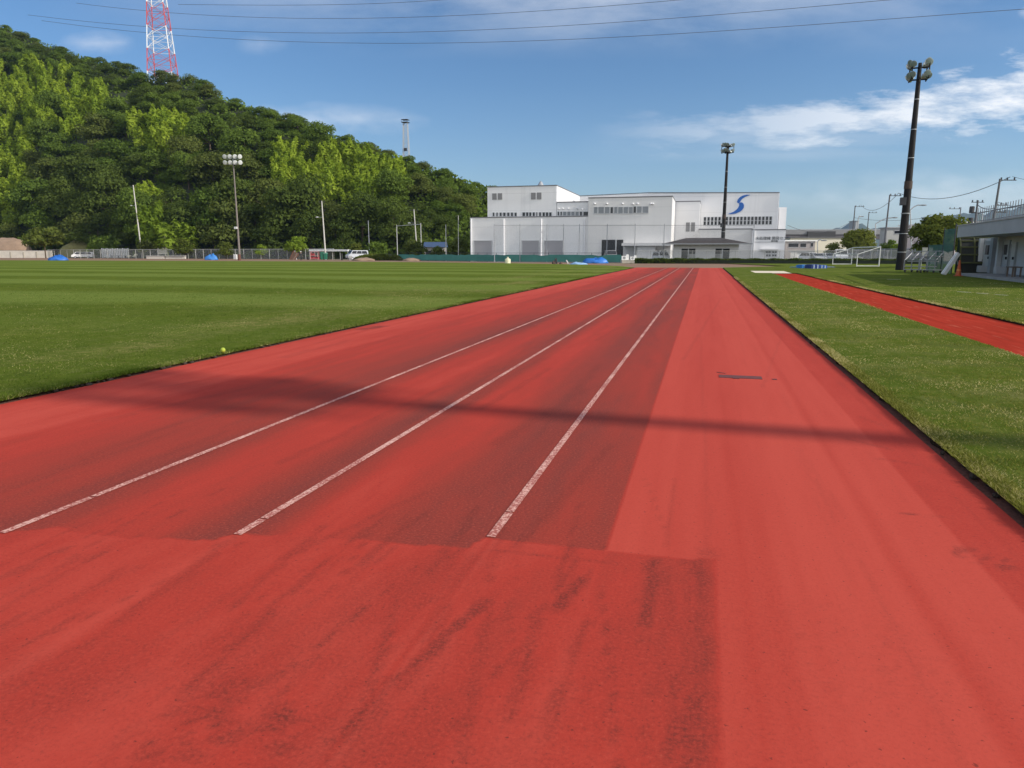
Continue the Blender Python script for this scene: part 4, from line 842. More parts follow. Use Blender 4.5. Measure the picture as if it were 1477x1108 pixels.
# green windscreen fence before the factory
pts_ = [G0(575, 375.6), G0(730, 377.6), Vector((hs(812, 377, 115.2).x, 115.2, 0)), Vector((hs(896, 377, 112.8).x, 112.8, 0))]
t = thing('screen_fence', (pts_[0].x, pts_[0].y, 0), 'low green windscreen fence along the end of the field before the factory shutters', 'fence')
for a, b in zip(pts_, pts_[1:]):
    L = (b-a).length; k = round(L/2.4)
    for i in range(k):
        p, q = a.lerp(b, i/k), a.lerp(b, (i+1)/k); hh = 1.18 if i % 5 != 2 else 1.1
        part('screen_panel', MB().poly([(p.x, p.y, .05), (q.x, q.y, .05), (q.x, q.y, hh), ((p.x+q.x)/2, (p.y+q.y)/2, hh-.05*(i % 3)), (p.x, p.y, 1.18)], [(0, 1, 2, 3, 4)]), gf, t)
        part('post', MB().tube((p.x, p.y+.05, -.1), (p.x, p.y+.05, 1.5), .035, n=6), M['dark_steel'], t)
    part('top_rail', MB().tube((a.x, a.y+.05, 1.45), (b.x, b.y+.05, 1.45), .03, n=5), M['dark_steel'], t)
# tall ball net in front of the factory
nx = [713, 750, 789, 813, 836, 876, 916.5, 958.5, 1088]; Y0 = 116.5
nb = [hs(x, 325, Y0 if x < 900 else 110.5) for x in nx]; t = thing('ball_stop_net', (nb[0].x, nb[0].y, 0), 'tall thin ball net on slim grey posts in front of the factory wall', 'net')
for p in nb: part('post', MB().tube((p.x, p.y, -.1), (p.x, p.y, p.z+.2), .07, .055, n=8), mat('net_post', (.3, .31, .33), .5), t)
sh = MB(); sh.uv = {}
for p, q in zip(nb, nb[1:]): sh.sheet(p, q, 1.2, p.z)
part('netting', sh, net, t); rp = MB()
for p, q in zip(nb, nb[1:]): rp.tube((p.x, p.y, p.z), (q.x, q.y, q.z), .025, n=4)
part('top_rope', rp, M['dark_steel'], t)
b0, b1 = G0(573.5, 374), G0(608, 374.6); D = depth(b0); zt = hd(573, 324.5, D).z
t = thing('post_gateway', b0, 'pair of tall pale posts joined by a crossbar at the wood edge', 'post frame')
for p in (b0, b1): part('post', MB().tube((p.x, p.y, -.1), (p.x, p.y, zt), .11, .09, n=8), fp, t)
part('crossbar', MB().tube((b0.x, b0.y, zt-.25), (b1.x, b1.y, zt-.25), .07, n=6), fp, t)
upole(643.5, 376, 643, 324, 'single pale net post in front of the blue-roofed house', None, fp, .11, (), name='net_post', cat='post')
# hedge and fence in front of the pavilion and car park
H0, H1 = Vector((hs(916, 379, 104).x, 104, 0)), Vector((hs(1332, 379, 105).x, 105, 0)); k = 15000
a = RNG.random(k); p = np.stack([H0.x+(H1.x-H0.x)*a, 104+a+RNG.uniform(-.5, .5, k), .05+.62*RNG.random(k)**.6+.05*np.sin(a*90)], 1)
hd_ = solo('hedge', MB().span((H0.x, 103.75, -.1), (H1.x, 105.2, .45)), mat('hedge_core', (.015, .022, .01), .9), 'long low clipped dark hedge behind the end of the track', 'hedge', (H0.x, 104, 0))
o = part('foliage', leafy(p-np.array([H0.x, 104, 0]), np.tile([0, -.3, .8], (k, 1)), .2, 'leaf_dark', 'foliage'), None, None); o.parent = hd_
fence('chain_link_fence', 'chain-link fence just behind the low hedge before the car park', [Vector((H0.x, 106.2, 0)), Vector((H1.x, 107, 0)), Vector((H1.x+8, 103, 0))], 1.75, 1.95, chain, fp, pr=.035)
fence('slatted_fence', 'dark slatted fence behind the goals along the road', [hd(1205, 366, 122).xy.to_3d(), hd(1345, 366, 92).xy.to_3d()], 2.0, 2.2, meshmat('slat_mesh', (.16, .16, .17), .12, .45), M['steel'], pr=.05)
# ================================================================== PAVILION
Sp = 109.6; a = hs(972, 352, Sp); b = hs(1066, 352, Sp); zb = hs(1000, 351.8, Sp).z; zr = hs(1020, 343.2, Sp+3).z
pv_ = thing('pavilion', ((a.x+b.x)/2, Sp, 0), 'low grey pavilion with a dark brown hipped roof behind the track end', 'pavilion')
d0 = [hs(x, 360, Sp).x for x in (983, 1003, 1032, 1052.5)]
wl = MB().span((a.x, Sp, 0), (d0[0], Sp+.25, zb-.02)).span((d0[1], Sp, 0), (d0[2], Sp+.25, zb-.02)).span((d0[3], Sp, 0), (b.x, Sp+.25, zb-.02)).span((a.x, Sp+.252, 0), (a.x+.25, Sp+6, zb-.02)).span((b.x-.25, Sp+.252, 0), (b.x, Sp+6, zb-.02)).span((a.x+.252, Sp+5.75, 0), (b.x-.252, Sp+6, zb-.02))
zl = hs(990, 358.8, Sp).z; wl.span((d0[0], Sp, zl), (d0[1], Sp+.25, zb-.02)).span((d0[2], Sp, zl), (d0[3], Sp+.25, zb-.02))
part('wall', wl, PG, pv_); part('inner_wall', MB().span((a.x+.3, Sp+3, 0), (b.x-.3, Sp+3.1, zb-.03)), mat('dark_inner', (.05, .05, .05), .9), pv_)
R0 = [(a.x-1.6, Sp-1.5, zb), (b.x+1.7, Sp-1.5, zb), (b.x+1.7, Sp+7.5, zb), (a.x-1.6, Sp+7.5, zb)]; r0 = hs(990, 343, Sp+3).x; r1 = hs(1040, 343, Sp+3).x
rf = MB().poly(R0+[(r0, Sp+3, zr), (r1, Sp+3, zr)], [(0, 1, 5, 4), (1, 2, 5), (2, 3, 4, 5), (3, 0, 4), (3, 2, 1, 0)])
rfo = part('roof', rf, mat('brown_tiles', (.05, .039, .034), .8, .25, 1.5, bump=.6, bscale=6), pv_); part('gutter', MB().span((a.x-1.65, Sp-1.6, zb-.12), (b.x+1.75, Sp-1.502, zb+.06)), M['grey_paint'], rfo)
for q in ((d0[0]+d0[1])/2, (d0[2]+d0[3])/2): part('door_post', MB().span((q-.07, Sp+.05, 0), (q+.07, Sp+.2, zl)), M['silver_paint'], pv_)
for q in ((d0[0]+d0[1])/2+.1, d0[2]-.0): part('shelf_unit', MB().span((q, Sp+2, 0), (q+1.0, Sp+2.6, 1.3)).span((q+.2, Sp+1.9, .3), (q+.8, Sp+1.99, 1.0)), M['silver_paint'], pv_)
# ================================================================== CLUBHOUSE at right
P1 = g(1387, 394.6, .18); P2 = g(1477, 404, .18); dv = (P2-P1); dv.z = 0; dv.normalize(); ang = math.atan2(dv.y, dv.x)
CH = thing('clubhouse', (P1.x, P1.y, 0), 'low white clubhouse with a deep flat roof slab and roof railing', 'clubhouse', rz=ang)
def lc(v): d = Vector(v)-Vector((P1.x, P1.y, 0)); return Vector((d.x*math.cos(ang)+d.y*math.sin(ang), -d.x*math.sin(ang)+d.y*math.cos(ang), d.z))
ny = Vector((-dv.y, dv.x, 0)); LEN = 17.5
def wallx(px, py, back): v = lc(hp(px, py, P1+ny*back, dv)); return v.x, v.z
zt = hp(1382, 326.5, P1-ny*.2, dv).z; zb = hp(1382, 342.5, P1-ny*.2, dv).z; x0c = lc(hp(1381, 335, P1-ny*.2, dv)).x
WB = 2.3
part('step_slab', MB().span((-1.2, 0, -.1), (LEN, WB+.2, .18)), mat('worn_concrete', (.3, .29, .28), .85, .25, 1.5, bump=.2), CH, local=True)
cw = mat('clubhouse_white', (.52, .52, .51), .7, .15, .9)
roof = part('roof_slab', MB().span((x0c, -.2, zb), (LEN, 9.5, zt)), mat('fascia_grey', (.40, .41, .41), .7, .14, .6), CH, local=True)
part('roof_coping', MB().span((x0c-.04, -.24, zt+.002), (LEN, 9.54, zt+.07)), M['concrete'], roof, local=True)
xw, _ = wallx(1412, 370, WB); part('wall', MB().span((xw, WB, .182), (LEN, 9, zb-.002)), cw, CH, local=True)
def door(x0, x1, y0, y1, m, win=None):
    a, z1 = wallx(x0, y0, WB); b, _ = wallx(x1, y0, WB); z0 = .19
    o = part('door', MB().span((a, WB-.08, z0), (b, WB-.002, z1)), m, CH, local=True); part('frame', MB().span((a-.09, WB-.11, z0), (a-.002, WB-.003, z1+.09)).span((b+.002, WB-.11, z0), (b+.09, WB-.003, z1+.09)).span((a, WB-.11, z1+.002), (b, WB-.003, z1+.09)), M['steel'], o, local=True)
    if win: part('door_window', MB().span((a+(b-a)*.25, WB-.1, z0+1.15), (a+(b-a)*.75, WB-.082, z1-.18)), M['glass_dark'], o, local=True)
    part('handle', MB().box((a+(b-a)*.85, WB-.13, z0+.95), (.05, .09, .16)), M['dark_steel'], o, local=True)
dg = mat('door_grey', (.42, .42, .41), .5); door(1422, 1433, 350, 392, dg, True); door(1450, 1458.5, 349, 394, dg, True); door(1462, 1468, 352, 394, mat('door_pale', (.5, .5, .49), .5))
for x0, x1 in ((1419, 1421), (1436.5, 1440.5), (1446.5, 1449)):
    a, _ = wallx(x0, 360, WB); b, _ = wallx(x1, 360, WB); part('pilaster', MB().span((a, WB-.35, .182), (b, WB-.112, zb-.003)), cw if x0 != 1436.5 else M['grey_paint'], CH, local=True)
for px in (1426, 1452): a, z = wallx(px, 388, WB); part('vent_unit', MB().span((a-.3, WB-.6, .19), (a+.3, WB-.12, .62)).span((a-.25, WB-.63, .24), (a+.25, WB-.602, .57)), M['silver_paint'], CH, local=True)
a, z = wallx(1414, 356, WB); part('loudspeaker', MB().span((a-.1, WB-.4, z-.15), (a+.3, WB-.1, z+.2)).box((a+.1, WB-.2, z+.32), (.3, .2, .14)), M['black'], CH, local=True)
rg = MB(); nb_ = 0
xr0 = lc(hp(1409, 322, P1, dv)).x; rt = .85
for i in range(int((LEN-xr0)/.42)): 
    x = xr0+i*.42; rg.span((x-.014, .0, zt+.08), (x+.014, .028, zt+.08+rt))
part('railing_bars', rg, mat('railing_grey', (.2, .2, .21), .5), roof, local=True)
part('railing_rail', MB().span((xr0, -.03, zt+.6), (LEN, -.002, zt+.66)).span((xr0, -.03, zt+.13), (LEN, -.002, zt+.18)), M['railing_grey'], roof, local=True)
# canvas lean-to in the dark gap at its end
xa, _ = wallx(1383.5, 390, .9); xb = xw-.05; 
arc = [(xa, .9+.0, .1)]+[(xa+(xb-xa)*q*.9, .9, .2+2.25*math.sin(min(1, q*1.25+.05)*math.pi/2)**.55) for q in (0, .1, .25, .45, .7, 1)]+[(xb, .9, .1)]
cn = thing('canvas_shelter', (P1.x, P1.y, 0), 'dark round-topped canvas shelter filling the gap at the near end of the clubhouse', 'canvas shelter', rz=ang)
part('canvas', MB().prism([(x, y+.02, z) for x, y, z in arc], (0, 3.2, 0)), mat('dark_canvas', (.012, .014, .012), .9, .3, 2), cn, local=True)
tr_ = MB(); top3 = [Vector(q) for q in arc[1:-1]]
for s_ in range(0, 4): tr_.path([q+Vector((0, .85*s_, .03)) for q in top3], .06, 6)
for q in top3: tr_.tube(q+Vector((0, 0, .03)), q+Vector((0, 2.6, .03)), .07, n=5)
part('cover_edge', tr_, mat('moss_canvas', (.06, .065, .02), .9, .3, 4), cn, local=True)
# green net hung from the roof corner
q0 = hp(1379, 330, P1+ny*.4, dv); ga = hd(1336, 388, 56); 
t = thing('green_net', (q0.x, q0.y, 0), 'dark green net hanging between the bushy tree and the clubhouse roof corner', 'net')
sh = MB(); sh.uv = {}; sh.sheet((q0.x, q0.y, 0), (ga.x, ga.y, 0), .02, 2.05); part('netting', sh, gnet, t)
sh = MB(); sh.uv = {}; qm = q0.lerp(ga, .4); sh.sheet((q0.x, q0.y, 0), (qm.x, qm.y, 0), 2.05, 3.1); part('netting', sh, gnet, t)
for p, h in ((q0, 3.4), (qm, 3.2), (ga, 2.1)): part('post', MB().tube((p.x, p.y, -.1), (p.x, p.y, h), .04, n=7), M['dark_steel'], t)
# leaning white board, cone, table
a = g(1361.5, 396.5, VZ); b = hp(1383, 366, a, Vector((CT, ST, 0))); t = thing('leaning_ladder', (a.x, a.y, VZ), 'white plank-like folded ladder leaning towards the clubhouse gap', 'ladder')
d = (b-a); L = d.length; dn = d.normalized(); sd = Vector((-.3, .95, 0)).normalized(); wv = sd*.09
for sg in (-1, 1): part('rail', MB().prism([a+wv*sg-dn.cross(sd)*.05-sd*.04, a+wv*sg-dn.cross(sd)*.05+sd*.04, a+wv*sg+dn.cross(sd)*.16+sd*.04, a+wv*sg+dn.cross(sd)*.16-sd*.04], d), mat('board_white', (.8, .8, .79), .5), t)
for i in range(8): c = a+d*(i+.5)/8; part('rung', MB().tube(c-wv, c+wv, .03, n=6), M['steel'], t)
part('leg', MB().tube(b-dn*.3, (b.x+.35, b.y+.2, VZ), .035, n=6), M['steel'], t)
def cone(px, py, label, h=.75):
    c = g(px, py, .06); t = thing('traffic_cone', (c.x, c.y, VZ), label, 'traffic cone'); og = mat('cone_orange', (.45, .09, .02), .6, .15)
    part('cone', MB().lathe([(.17, .03), (.12, .3), (.05, h), (.03, h+.02)], (0, 0, 0)), og, t, local=True); part('base', MB().box((0, 0, .015), (.42, .42, .03)), mat('cone_red', (.4, .05, .02), .6), t, local=True); part('band', MB().lathe([(.127, .32), (.095, .48)], (0, 0, 0)), mat('cone_band', (.6, .25, .05), .5), t, local=True)
cone(1382, 398, 'orange traffic cone in front of the dark gap by the clubhouse', .95)
c = hp(1462, 396, P1+ny*1.0, dv); t = thing('garden_table', (c.x, c.y, .18), 'small brown table standing under the clubhouse roof by the doors', 'table', rz=ang)
wd_ = mat('worn_wood', (.16, .12, .09), .8, .3, 5); part('table_top', MB().box((0, 0, .52), (1.1, .5, .06)), wd_, t, local=True)
for sx_ in (-.45, .45):
    for sy in (-.18, .18): part('leg', MB().box((sx_, sy, .245), (.07, .07, .488)), wd_, t, local=True)
# ---- white steel bleacher benches below the bushy tree
c0 = g(1303, 393, VZ); c1 = g(1349, 394, VZ); dvb = (c1-c0); dvb.z = 0; Lb = dvb.length; ab = math.atan2(dvb.y, dvb.x)
for bi in range(2):
    c = c0+dvb*(bi*.5); t = thing('bleacher', (c.x, c.y, VZ), ('steel bench rack on wheels right beside the foot of the nearest floodlight mast', 'steel bench rack on wheels with pale boards, the one nearer the clubhouse')[bi], 'bench rack', 'steel bench racks', rz=ab); Wd = Lb*.47
    fr = MB()
    for x in (0, Wd/2, Wd):
        fr.tube((x, 0, .15), (x, 0, .9+.0), .03, n=6).tube((x, 1.1, .15), (x, 1.1, 1.55), .03, n=6).tube((x, 0, .2), (x, 1.1, .2), .03, n=6).tube((x, 0, .88), (x, 1.1, 1.5), .03, n=6)
    for z, y in ((.2, 0), (.9, 0), (1.53, 1.1), (.2, 1.1), (1.15, 1.1)): fr.tube((0, y, z), (Wd, y, z), .03, n=6)
    part('frame', fr, mat('rack_steel', (.3, .31, .32), .5, .15, 2, .3), t, local=True)
    for z, y in ((.45, .15), (.8, .5), (1.18, .9)): part('seat_board', MB().box((Wd/2, y, z), (Wd*.96, .26, .05)), mat('rack_board', (.33, .33, .32), .7, .15), t, local=True)
    for x in (.08, Wd-.08):
        for y in (.05, 1.05): part('wheel', MB().tube((x-.03, y, .1), (x+.03, y, .1), .1, n=12), M['rubber'], t, local=True)
c = hd(1336, 378, 63); t = thing('notice_board', (c.x, c.y, 0), 'pale board on legs behind the bench racks under the tree', 'board'); zz = hd(1336, 358, 63).z; z0 = hd(1336, 369, 63).z
part('panel', MB().span((c.x-.4, c.y, z0), (c.x+.4, c.y+.05, zz)).span((c.x-.43, c.y-.01, zz+.002), (c.x+.43, c.y+.06, zz+.05)), mat('board_grey', (.42, .41, .38), .8), t)
for sg in (-.36, .36): part('leg', MB().tube((c.x+sg, c.y+.07, 0), (c.x+sg, c.y+.07, zz), .025, n=6), M['steel'], t)
# ---- goals
def goal(xpL, ypL, xpR, ypR, ptop, label):
    b0 = g(xpL, ypL, VZ); b1 = g(xpR, ypR, VZ)
    return b0, b1
GG = 'white football goals parked before the hedge'; wg = mat('goal_white', (.6, .6, .58), .5, .1)
def goal_at(f0, r0, D, zf, zr, wid, label, sep):
    """f0: front post foot pixel, r0: rear foot pixel; the frame seen from its side"""
    F = g(*f0, VZ); Rr = g(*r0, VZ); t = thing('football_goal', F, label, 'goal', GG); W = Vector(sep)
    up_ = Vector((0, 0, zf)); ur = Vector((0, 0, zr))
    for o in (Vector((0, 0, 0)), W):
        part('post', MB().tube(F+o, F+o+up_, .06, n=8), wg, t); part('rear_post', MB().tube(Rr+o, Rr+o+ur, .045, n=8), wg, t)
        part('stay', MB().tube(F+o+up_, Rr+o+ur, .045, n=7), wg, t); part('ground_bar', MB().tube(F+o+Vector((0, 0, .05)), Rr+o+Vector((0, 0, .05)), .045, n=7), wg, t)
    part('crossbar', MB().tube(F+up_, F+up_+W, .06, n=8), wg, t); part('rear_bar', MB().tube(Rr+ur, Rr+ur+W, .04, n=7), wg, t)
    return t
F = g(1267.5, 384.5); zf = hd(1270, 357, depth(F)).z; Rr = g(1235.5, 384.5); zr = hd(1236.5, 367.5, depth(Rr)).z
W = hd(1231, 357.5, 92)-hd(1270, 357, depth(F)); W.z = 0
goal_at((1267.5, 384.5), (1235.5, 384.5), None, zf, zr, None, 'white football goal standing side-on before the hedge left of the nearest floodlight mast', W)
# ================================================================== CARS
def car(label, loc, rz, L, Wd, Hh, kind, colr, cat='car', name='parked_car', group='cars parked beyond the hedge'):
    t = thing(name, loc, label, cat, group, rz)
    P = {'hatch': [(-.5, .3), (-.5, .62), (-.46, .66), (-.36, .98), (.12, 1.0), (.26, .68), (.46, .58), (.5, .48), (.5, .25)],
         'van': [(-.5, .2), (-.5, .55), (-.48, .97), (-.42, 1.0), (.27, 1.0), (.40, .62), (.485, .54), (.5, .4), (.5, .2)],
         'sedan': [(-.5, .3), (-.5, .66), (-.34, .70), (-.2, .98), (.08, 1.0), (.24, .70), (.46, .60), (.5, .5), (.5, .25)]}[kind]
    def hw(z): return Wd/2*(1 if z < .62 else 1-.16*(z-.62)/.38)
    vs = []; n_ = len(P)
    for sg in (-1, 1):
        for x, z in P: vs.append((x*L, sg*hw(z), z*Hh))
    mb = MB().poly(vs, [tuple(range(n_)), tuple(range(2*n_-1, n_-1, -1))]+[(i, n_+i, n_+(i+1) % n_, (i+1) % n_) for i in range(n_)])
    part('body', mb, mat('car_'+colr[0], colr[1], .25, .04), t, local=True)
    i0, i1, i2, i3 = {'hatch': (2, 3, 4, 5), 'van': (1, 3, 4, 5), 'sedan': (2, 3, 4, 5)}[kind]
    def q(i, f, j): return (P[i][0]*(1-f)+P[j][0]*f, P[i][1]*(1-f)+P[j][1]*f)
    zlo, zhi = .66, .94
    def xr(z): a, b = P[i1], P[i0]; f = (z-b[1])/(a[1]-b[1]+1e-6); return b[0]+(a[0]-b[0])*min(1, max(0, f))
    def xf(z): a, b = P[i2], P[i3]; f = (z-b[1])/(a[1]-b[1]+1e-6); return b[0]+(a[0]-b[0])*min(1, max(0, f))
    for sg in (-1, 1):
        xa0, xa1 = xr(zlo)+.03, xr(zhi)+.03; xb0, xb1 = xf(zlo)-.03, xf(zhi)-.03
        for f0, f1 in ((0, .34), (.37, .67), (.70, 1)):
            pts2 = [(xa0+(xb0-xa0)*f0, zlo), (xa0+(xb0-xa0)*f1, zlo), (xa1+(xb1-xa1)*f1, zhi), (xa1+(xb1-xa1)*f0, zhi)]
            part('side_window', MB().prism([(x*L, sg*(hw(z)+.004), z*Hh) for x, z in pts2], (0, sg*.012, 0)), M['glass_dark'], t, local=True)
    for (A_, B_, sgn) in ((P[i3], P[i2], 1), (P[i0], P[i1], -1)):
        a = [A_[0]*.9+B_[0]*.1, A_[1]*.9+B_[1]*.1]; b = [A_[0]*.12+B_[0]*.88, A_[1]*.12+B_[1]*.88]
        part('windscreen' if sgn > 0 else 'rear_window', MB().prism([(a[0]*L+sgn*.01, -hw(a[1])*.9, a[1]*Hh+.008), (a[0]*L+sgn*.01, hw(a[1])*.9, a[1]*Hh+.008), (b[0]*L+sgn*.01, hw(b[1])*.88, b[1]*Hh+.008), (b[0]*L+sgn*.01, -hw(b[1])*.88, b[1]*Hh+.008)], (sgn*.012, 0, .008)), M['glass_dark'], t, local=True)
    for x in (-.31, .31):
        for sg in (-1, 1):
            wv_ = part('wheel', MB().tube((x*L, sg*(Wd/2-.18), .31), (x*L, sg*(Wd/2+.01), .31), .31, n=16), M['rubber'], t, local=True); part('rim', MB().tube((x*L, sg*(Wd/2+.012), .31), (x*L, sg*(Wd/2+.025), .31), .19, n=12), M['silver_paint'], wv_, local=True)
    for sg in (-1, 1):
        part('headlight', MB().box((P[-2][0]*L+.005, sg*Wd*.36, P[-2][1]*Hh+.03), (.06, .3, .14)), M['lens_glass'], t, local=True); part('tail_light', MB().box((-.5*L-.005, sg*Wd*.42, .55*Hh), (.05, .16, .24)), mat('tail_red', (.35, .02, .02), .3), t, local=True)
    part('bumper', MB().box((.5*L+.02, 0, .30*Hh), (.08, Wd*.94, .16)).box((-.5*L-.02, 0, .32*Hh), (.08, Wd*.94, .16)), mat('bumper_grey', (.1, .1, .105), .6), t, local=True); part('licence_plate', MB().box((.5*L+.066, 0, .31*Hh), (.01, .34, .14)), M['white_paint'], t, local=True)
    return t
GD = lambda px, D: Vector((hd(px, 366, D).x, hd(px, 366, D).y, -.05))
Wc = ('white', (.78, .78, .78)); Sc = ('silver', (.45, .46, .48))
F0 = -math.pi/2+TH     # nose towards the viewer
car('white hatchback, leftmost of the cars parked beyond the hedge', GD(1169, 117), F0+.3, 3.6, 1.6, 1.6, 'hatch', Wc)
car('silver car with a dark windscreen parked second from left beyond the hedge', GD(1179, 115), F0-.1, 4.2, 1.7, 1.45, 'sedan', Sc)
car('small white car parked between the silver car and the tall white van', GD(1193, 116), F0+.2, 3.6, 1.6, 1.5, 'hatch', Wc)
car('tall white van, biggest vehicle in the car park, behind the sloping goal frame', GD(1213, 114), F0-.35, 4.5, 1.8, 2.05, 'van', Wc, 'van')
car('silver hatchback mostly hidden by the goal post right of the tall white van', GD(1228, 117), F0+.2, 3.7, 1.65, 1.5, 'hatch', Sc)
car('white estate van parked in front of the canopy left of the pavilion', GD(953.5, 113.5), F0+.1, 4.0, 1.65, 1.7, 'van', Wc, 'van', group='cars parked at the factory')
car('grey van seen in the dark factory doorway', Vector((hs(880, 366, 121).x, 121.5, -.05)), F0, 4.2, 1.75, 1.95, 'van', ('grey', (.25, .25, .26)), 'van', group='cars parked at the factory')
car('small white van parked by the fence at the far left edge of the field', Vector((*hd(120, 373, 203).xy, 0)), math.pi+.25+TH, 5.4, 1.8, 1.75, 'van', Wc, 'van', group=None)
car('silver van parked under the end of the long white canopy', Vector((*g(496, 375.2).xy, 0))+Vector((0, 6, 0)), math.pi+TH+.6, 4.6, 1.75, 2.0, 'van', ('silvan', (.5, .53, .58)), 'van', group=None)
car('white car with only its roof showing above the brush pile', Vector((*hd(528, 372, 160).xy, .55)), TH+.1, 4.4, 1.7, 1.5, 'hatch', Wc, group=None)
# ================================================================== THINGS ALONG THE FAR LEFT
def lump(name, label, cat, px0, px1, pyb, pyt, m, seed, dp=.8, nu=20, D=None, lum=1.0):
    b = g((px0+px1)/2, pyb); D = D or depth(b); b = hd((px0+px1)/2, pyb, D); wx = (px1-px0)/1041*D/2; h = max(.1, hd((px0+px1)/2, pyt, D).z); rd_ = random.Random(seed)
    ph = [rd_.uniform(0, 6.28) for _ in range(6)]
    mb = MB().ell((0, 0, 0), (wx, wx*dp, h), nu, 12, lambda a, t: 1+lum*(.12*math.sin(3*a+ph[0])+.09*math.sin(5*a+ph[1]+t*3)+.07*math.sin(9*a+ph[2])*math.cos(t*7+ph[3])))
    mb.v = [(x, y, max(-.05, z*(1+lum*(.12*math.sin(x*4/wx+ph[4])+.08*math.sin(y*7/wx+ph[5]))))) for x, y, z in mb.v]
    mb.v = [(x*CT-y*ST, x*ST+y*CT, z) for x, y, z in mb.v]
    o = bpy.data.objects.new(name, mb.mesh(name, m, smooth=True)); o.location = (b.x, b.y, 0); COL.objects.link(o); tag(o, label, cat); return o
lump('earth_mound', 'bare brown earth mound at the far left edge before the wood', 'earth mound', -20, 47, 366, 343, mat('bare_earth', (.26, .18, .125), .95, .25, .6, bump=.8, bscale=2), 3, .6, 28, D=226, lum=.25)
lump('grass_bank', 'yellowish grassy bank behind the white wall at the far left', 'bank', 84, 140, 364, 349, mat('dry_grass', (.19, .18, .07), .95, .3, 1.2, bump=.8, bscale=3), 4, .5, 28, D=220, lum=.4)
lump('tarp_heap', 'bright blue tarpaulin heap under the small tree at the far left', 'tarp', 71, 96, 375.5, 369, M['blue_tarp'], 8)
lump('tarp_heap', 'light blue dome-shaped tarp by the fence left of the slim floodlight mast', 'tarp', 297, 314, 374.8, 367.5, mat('sky_tarp', (.04, .2, .55), .5, .2, 2), 9)
big = lump('tarp_heap', 'large bright blue tarpaulin heap in front of the green screen fence', 'tarp', 842, 876, 379.6, 371.6, mat('wide_tarp', (.02, .15, .52), .5, .3, 1.0, bump=1, bscale=1.5), 10, .6)
lump('flat_tarp', 'low crumpled pale blue sheet lying left of the large blue tarp heap', 'tarp', 822, 846, 381.4, 378.5, mat('pale_tarp', (.25, .42, .66), .5, .4, 2), 11, .8)
lump('brush_pile', 'long low pile of green brush and dry branches at the wood edge', 'brush pile', 512, 584, 375.6, 368, mat('brush_core', (.05, .06, .02), .95, .4, 2), 12, .35)
bpile = bpy.context.scene.objects['brush_pile']; k = 5000; a = RNG.random(k)*2*np.pi; q = np.sqrt(RNG.random(k)); P = np.stack([np.cos(a)*q*5.2, np.sin(a)*q*2.0, 1.15*np.sqrt(1-q*q*.98)+RNG.random(k)*.12], 1); P = np.stack([P[:, 0]*CT-P[:, 1]*ST, P[:, 0]*ST+P[:, 1]*CT, P[:, 2]], 1)
part('foliage', leafy(P, np.tile([0, -.2, .9], (k, 1)), .3, 'leaf_garden', 'foliage'), None, bpile, local=True)
lump('rubble_heap', 'brown heap of earth and roots in front of the brush pile', 'rubble', 508, 540, 376, 372.5, M['bare_earth'], 13, .5); lump('rubble_heap', 'low brown rubble heap below the net frame crossbar', 'rubble', 580, 606, 376.4, 373, M['bare_earth'], 14, .4)
lump('sack', 'brown sack lying on the dirt left of the flat pale blue sheet', 'sack', 806.5, 812, 381, 378.6, mat('brown_sack', (.14, .08, .06), .9), 15); lump('sack', 'dark brown bulging sack beside the black bag on the dirt', 'sack', 796, 801, 380.6, 376.8, mat('dark_sack', (.07, .04, .035), .9), 16, 1)
lump('bin_bag', 'black knotted bag standing up between brown sacks before the green screen fence', 'bag', 799.5, 804, 380.2, 372.6, M['black'], 17, 1)
def bx(name, label, cat, px0, px1, pyb, pyt, m, dp=.5, bev=.02, D=None, extra=None, group=None):
    b = g((px0+px1)/2, pyb) if D is None else hd((px0+px1)/2, pyb, D); D = depth(b); wx = (px1-px0)/1041*D; h = hd((px0+px1)/2, pyt, D).z
    t = thing(name, (b.x, b.y, 0), label, cat, group, TH); extra(t, wx, h); return t
def wall_(t, w_, h):
    part('wall', MB().box((0, 0, h/2-.1), (w_, .25, h+.2)), mat('old_white_wall', (.62, .58, .5), .85, .25, .5, bump=.2), t, local=True); part('coping', MB().box((0, 0, h+.06), (w_+.1, .36, .08)), M['concrete'], t, local=True)
    for i in range(7): part('pier', MB().box((-w_/2+w_*i/6.2, -.16, h*.4), (.3, .1, h*.9)), mat('wall_stain', (.4, .37, .3), .9, .3, 1), t, local=True)
bx('low_wall', 'low stained white wall below the bare earth mound at the far left', 'wall', -40, 76, 371, 361.8, None, D=216, extra=wall_)
def slats(t, w_, h):
    part('rail', MB().box((0, .05, h*.3), (w_, .05, .12)).box((0, .05, h*.8), (w_, .05, .12)), M['white_paint'], t, local=True)
    for i in range(16): part('slat', MB().box((-w_/2+w_*(i+.5)/16, 0, h/2+.05), (w_/16*.72, .05, h*(.92 if i % 3 else 1.0))), M['white_paint'], t, local=True)
bx('picket_barrier', 'row of weathered white slatted panels behind the left fence', 'panel', 147, 187, 372, 358.5, None, D=207, extra=slats)
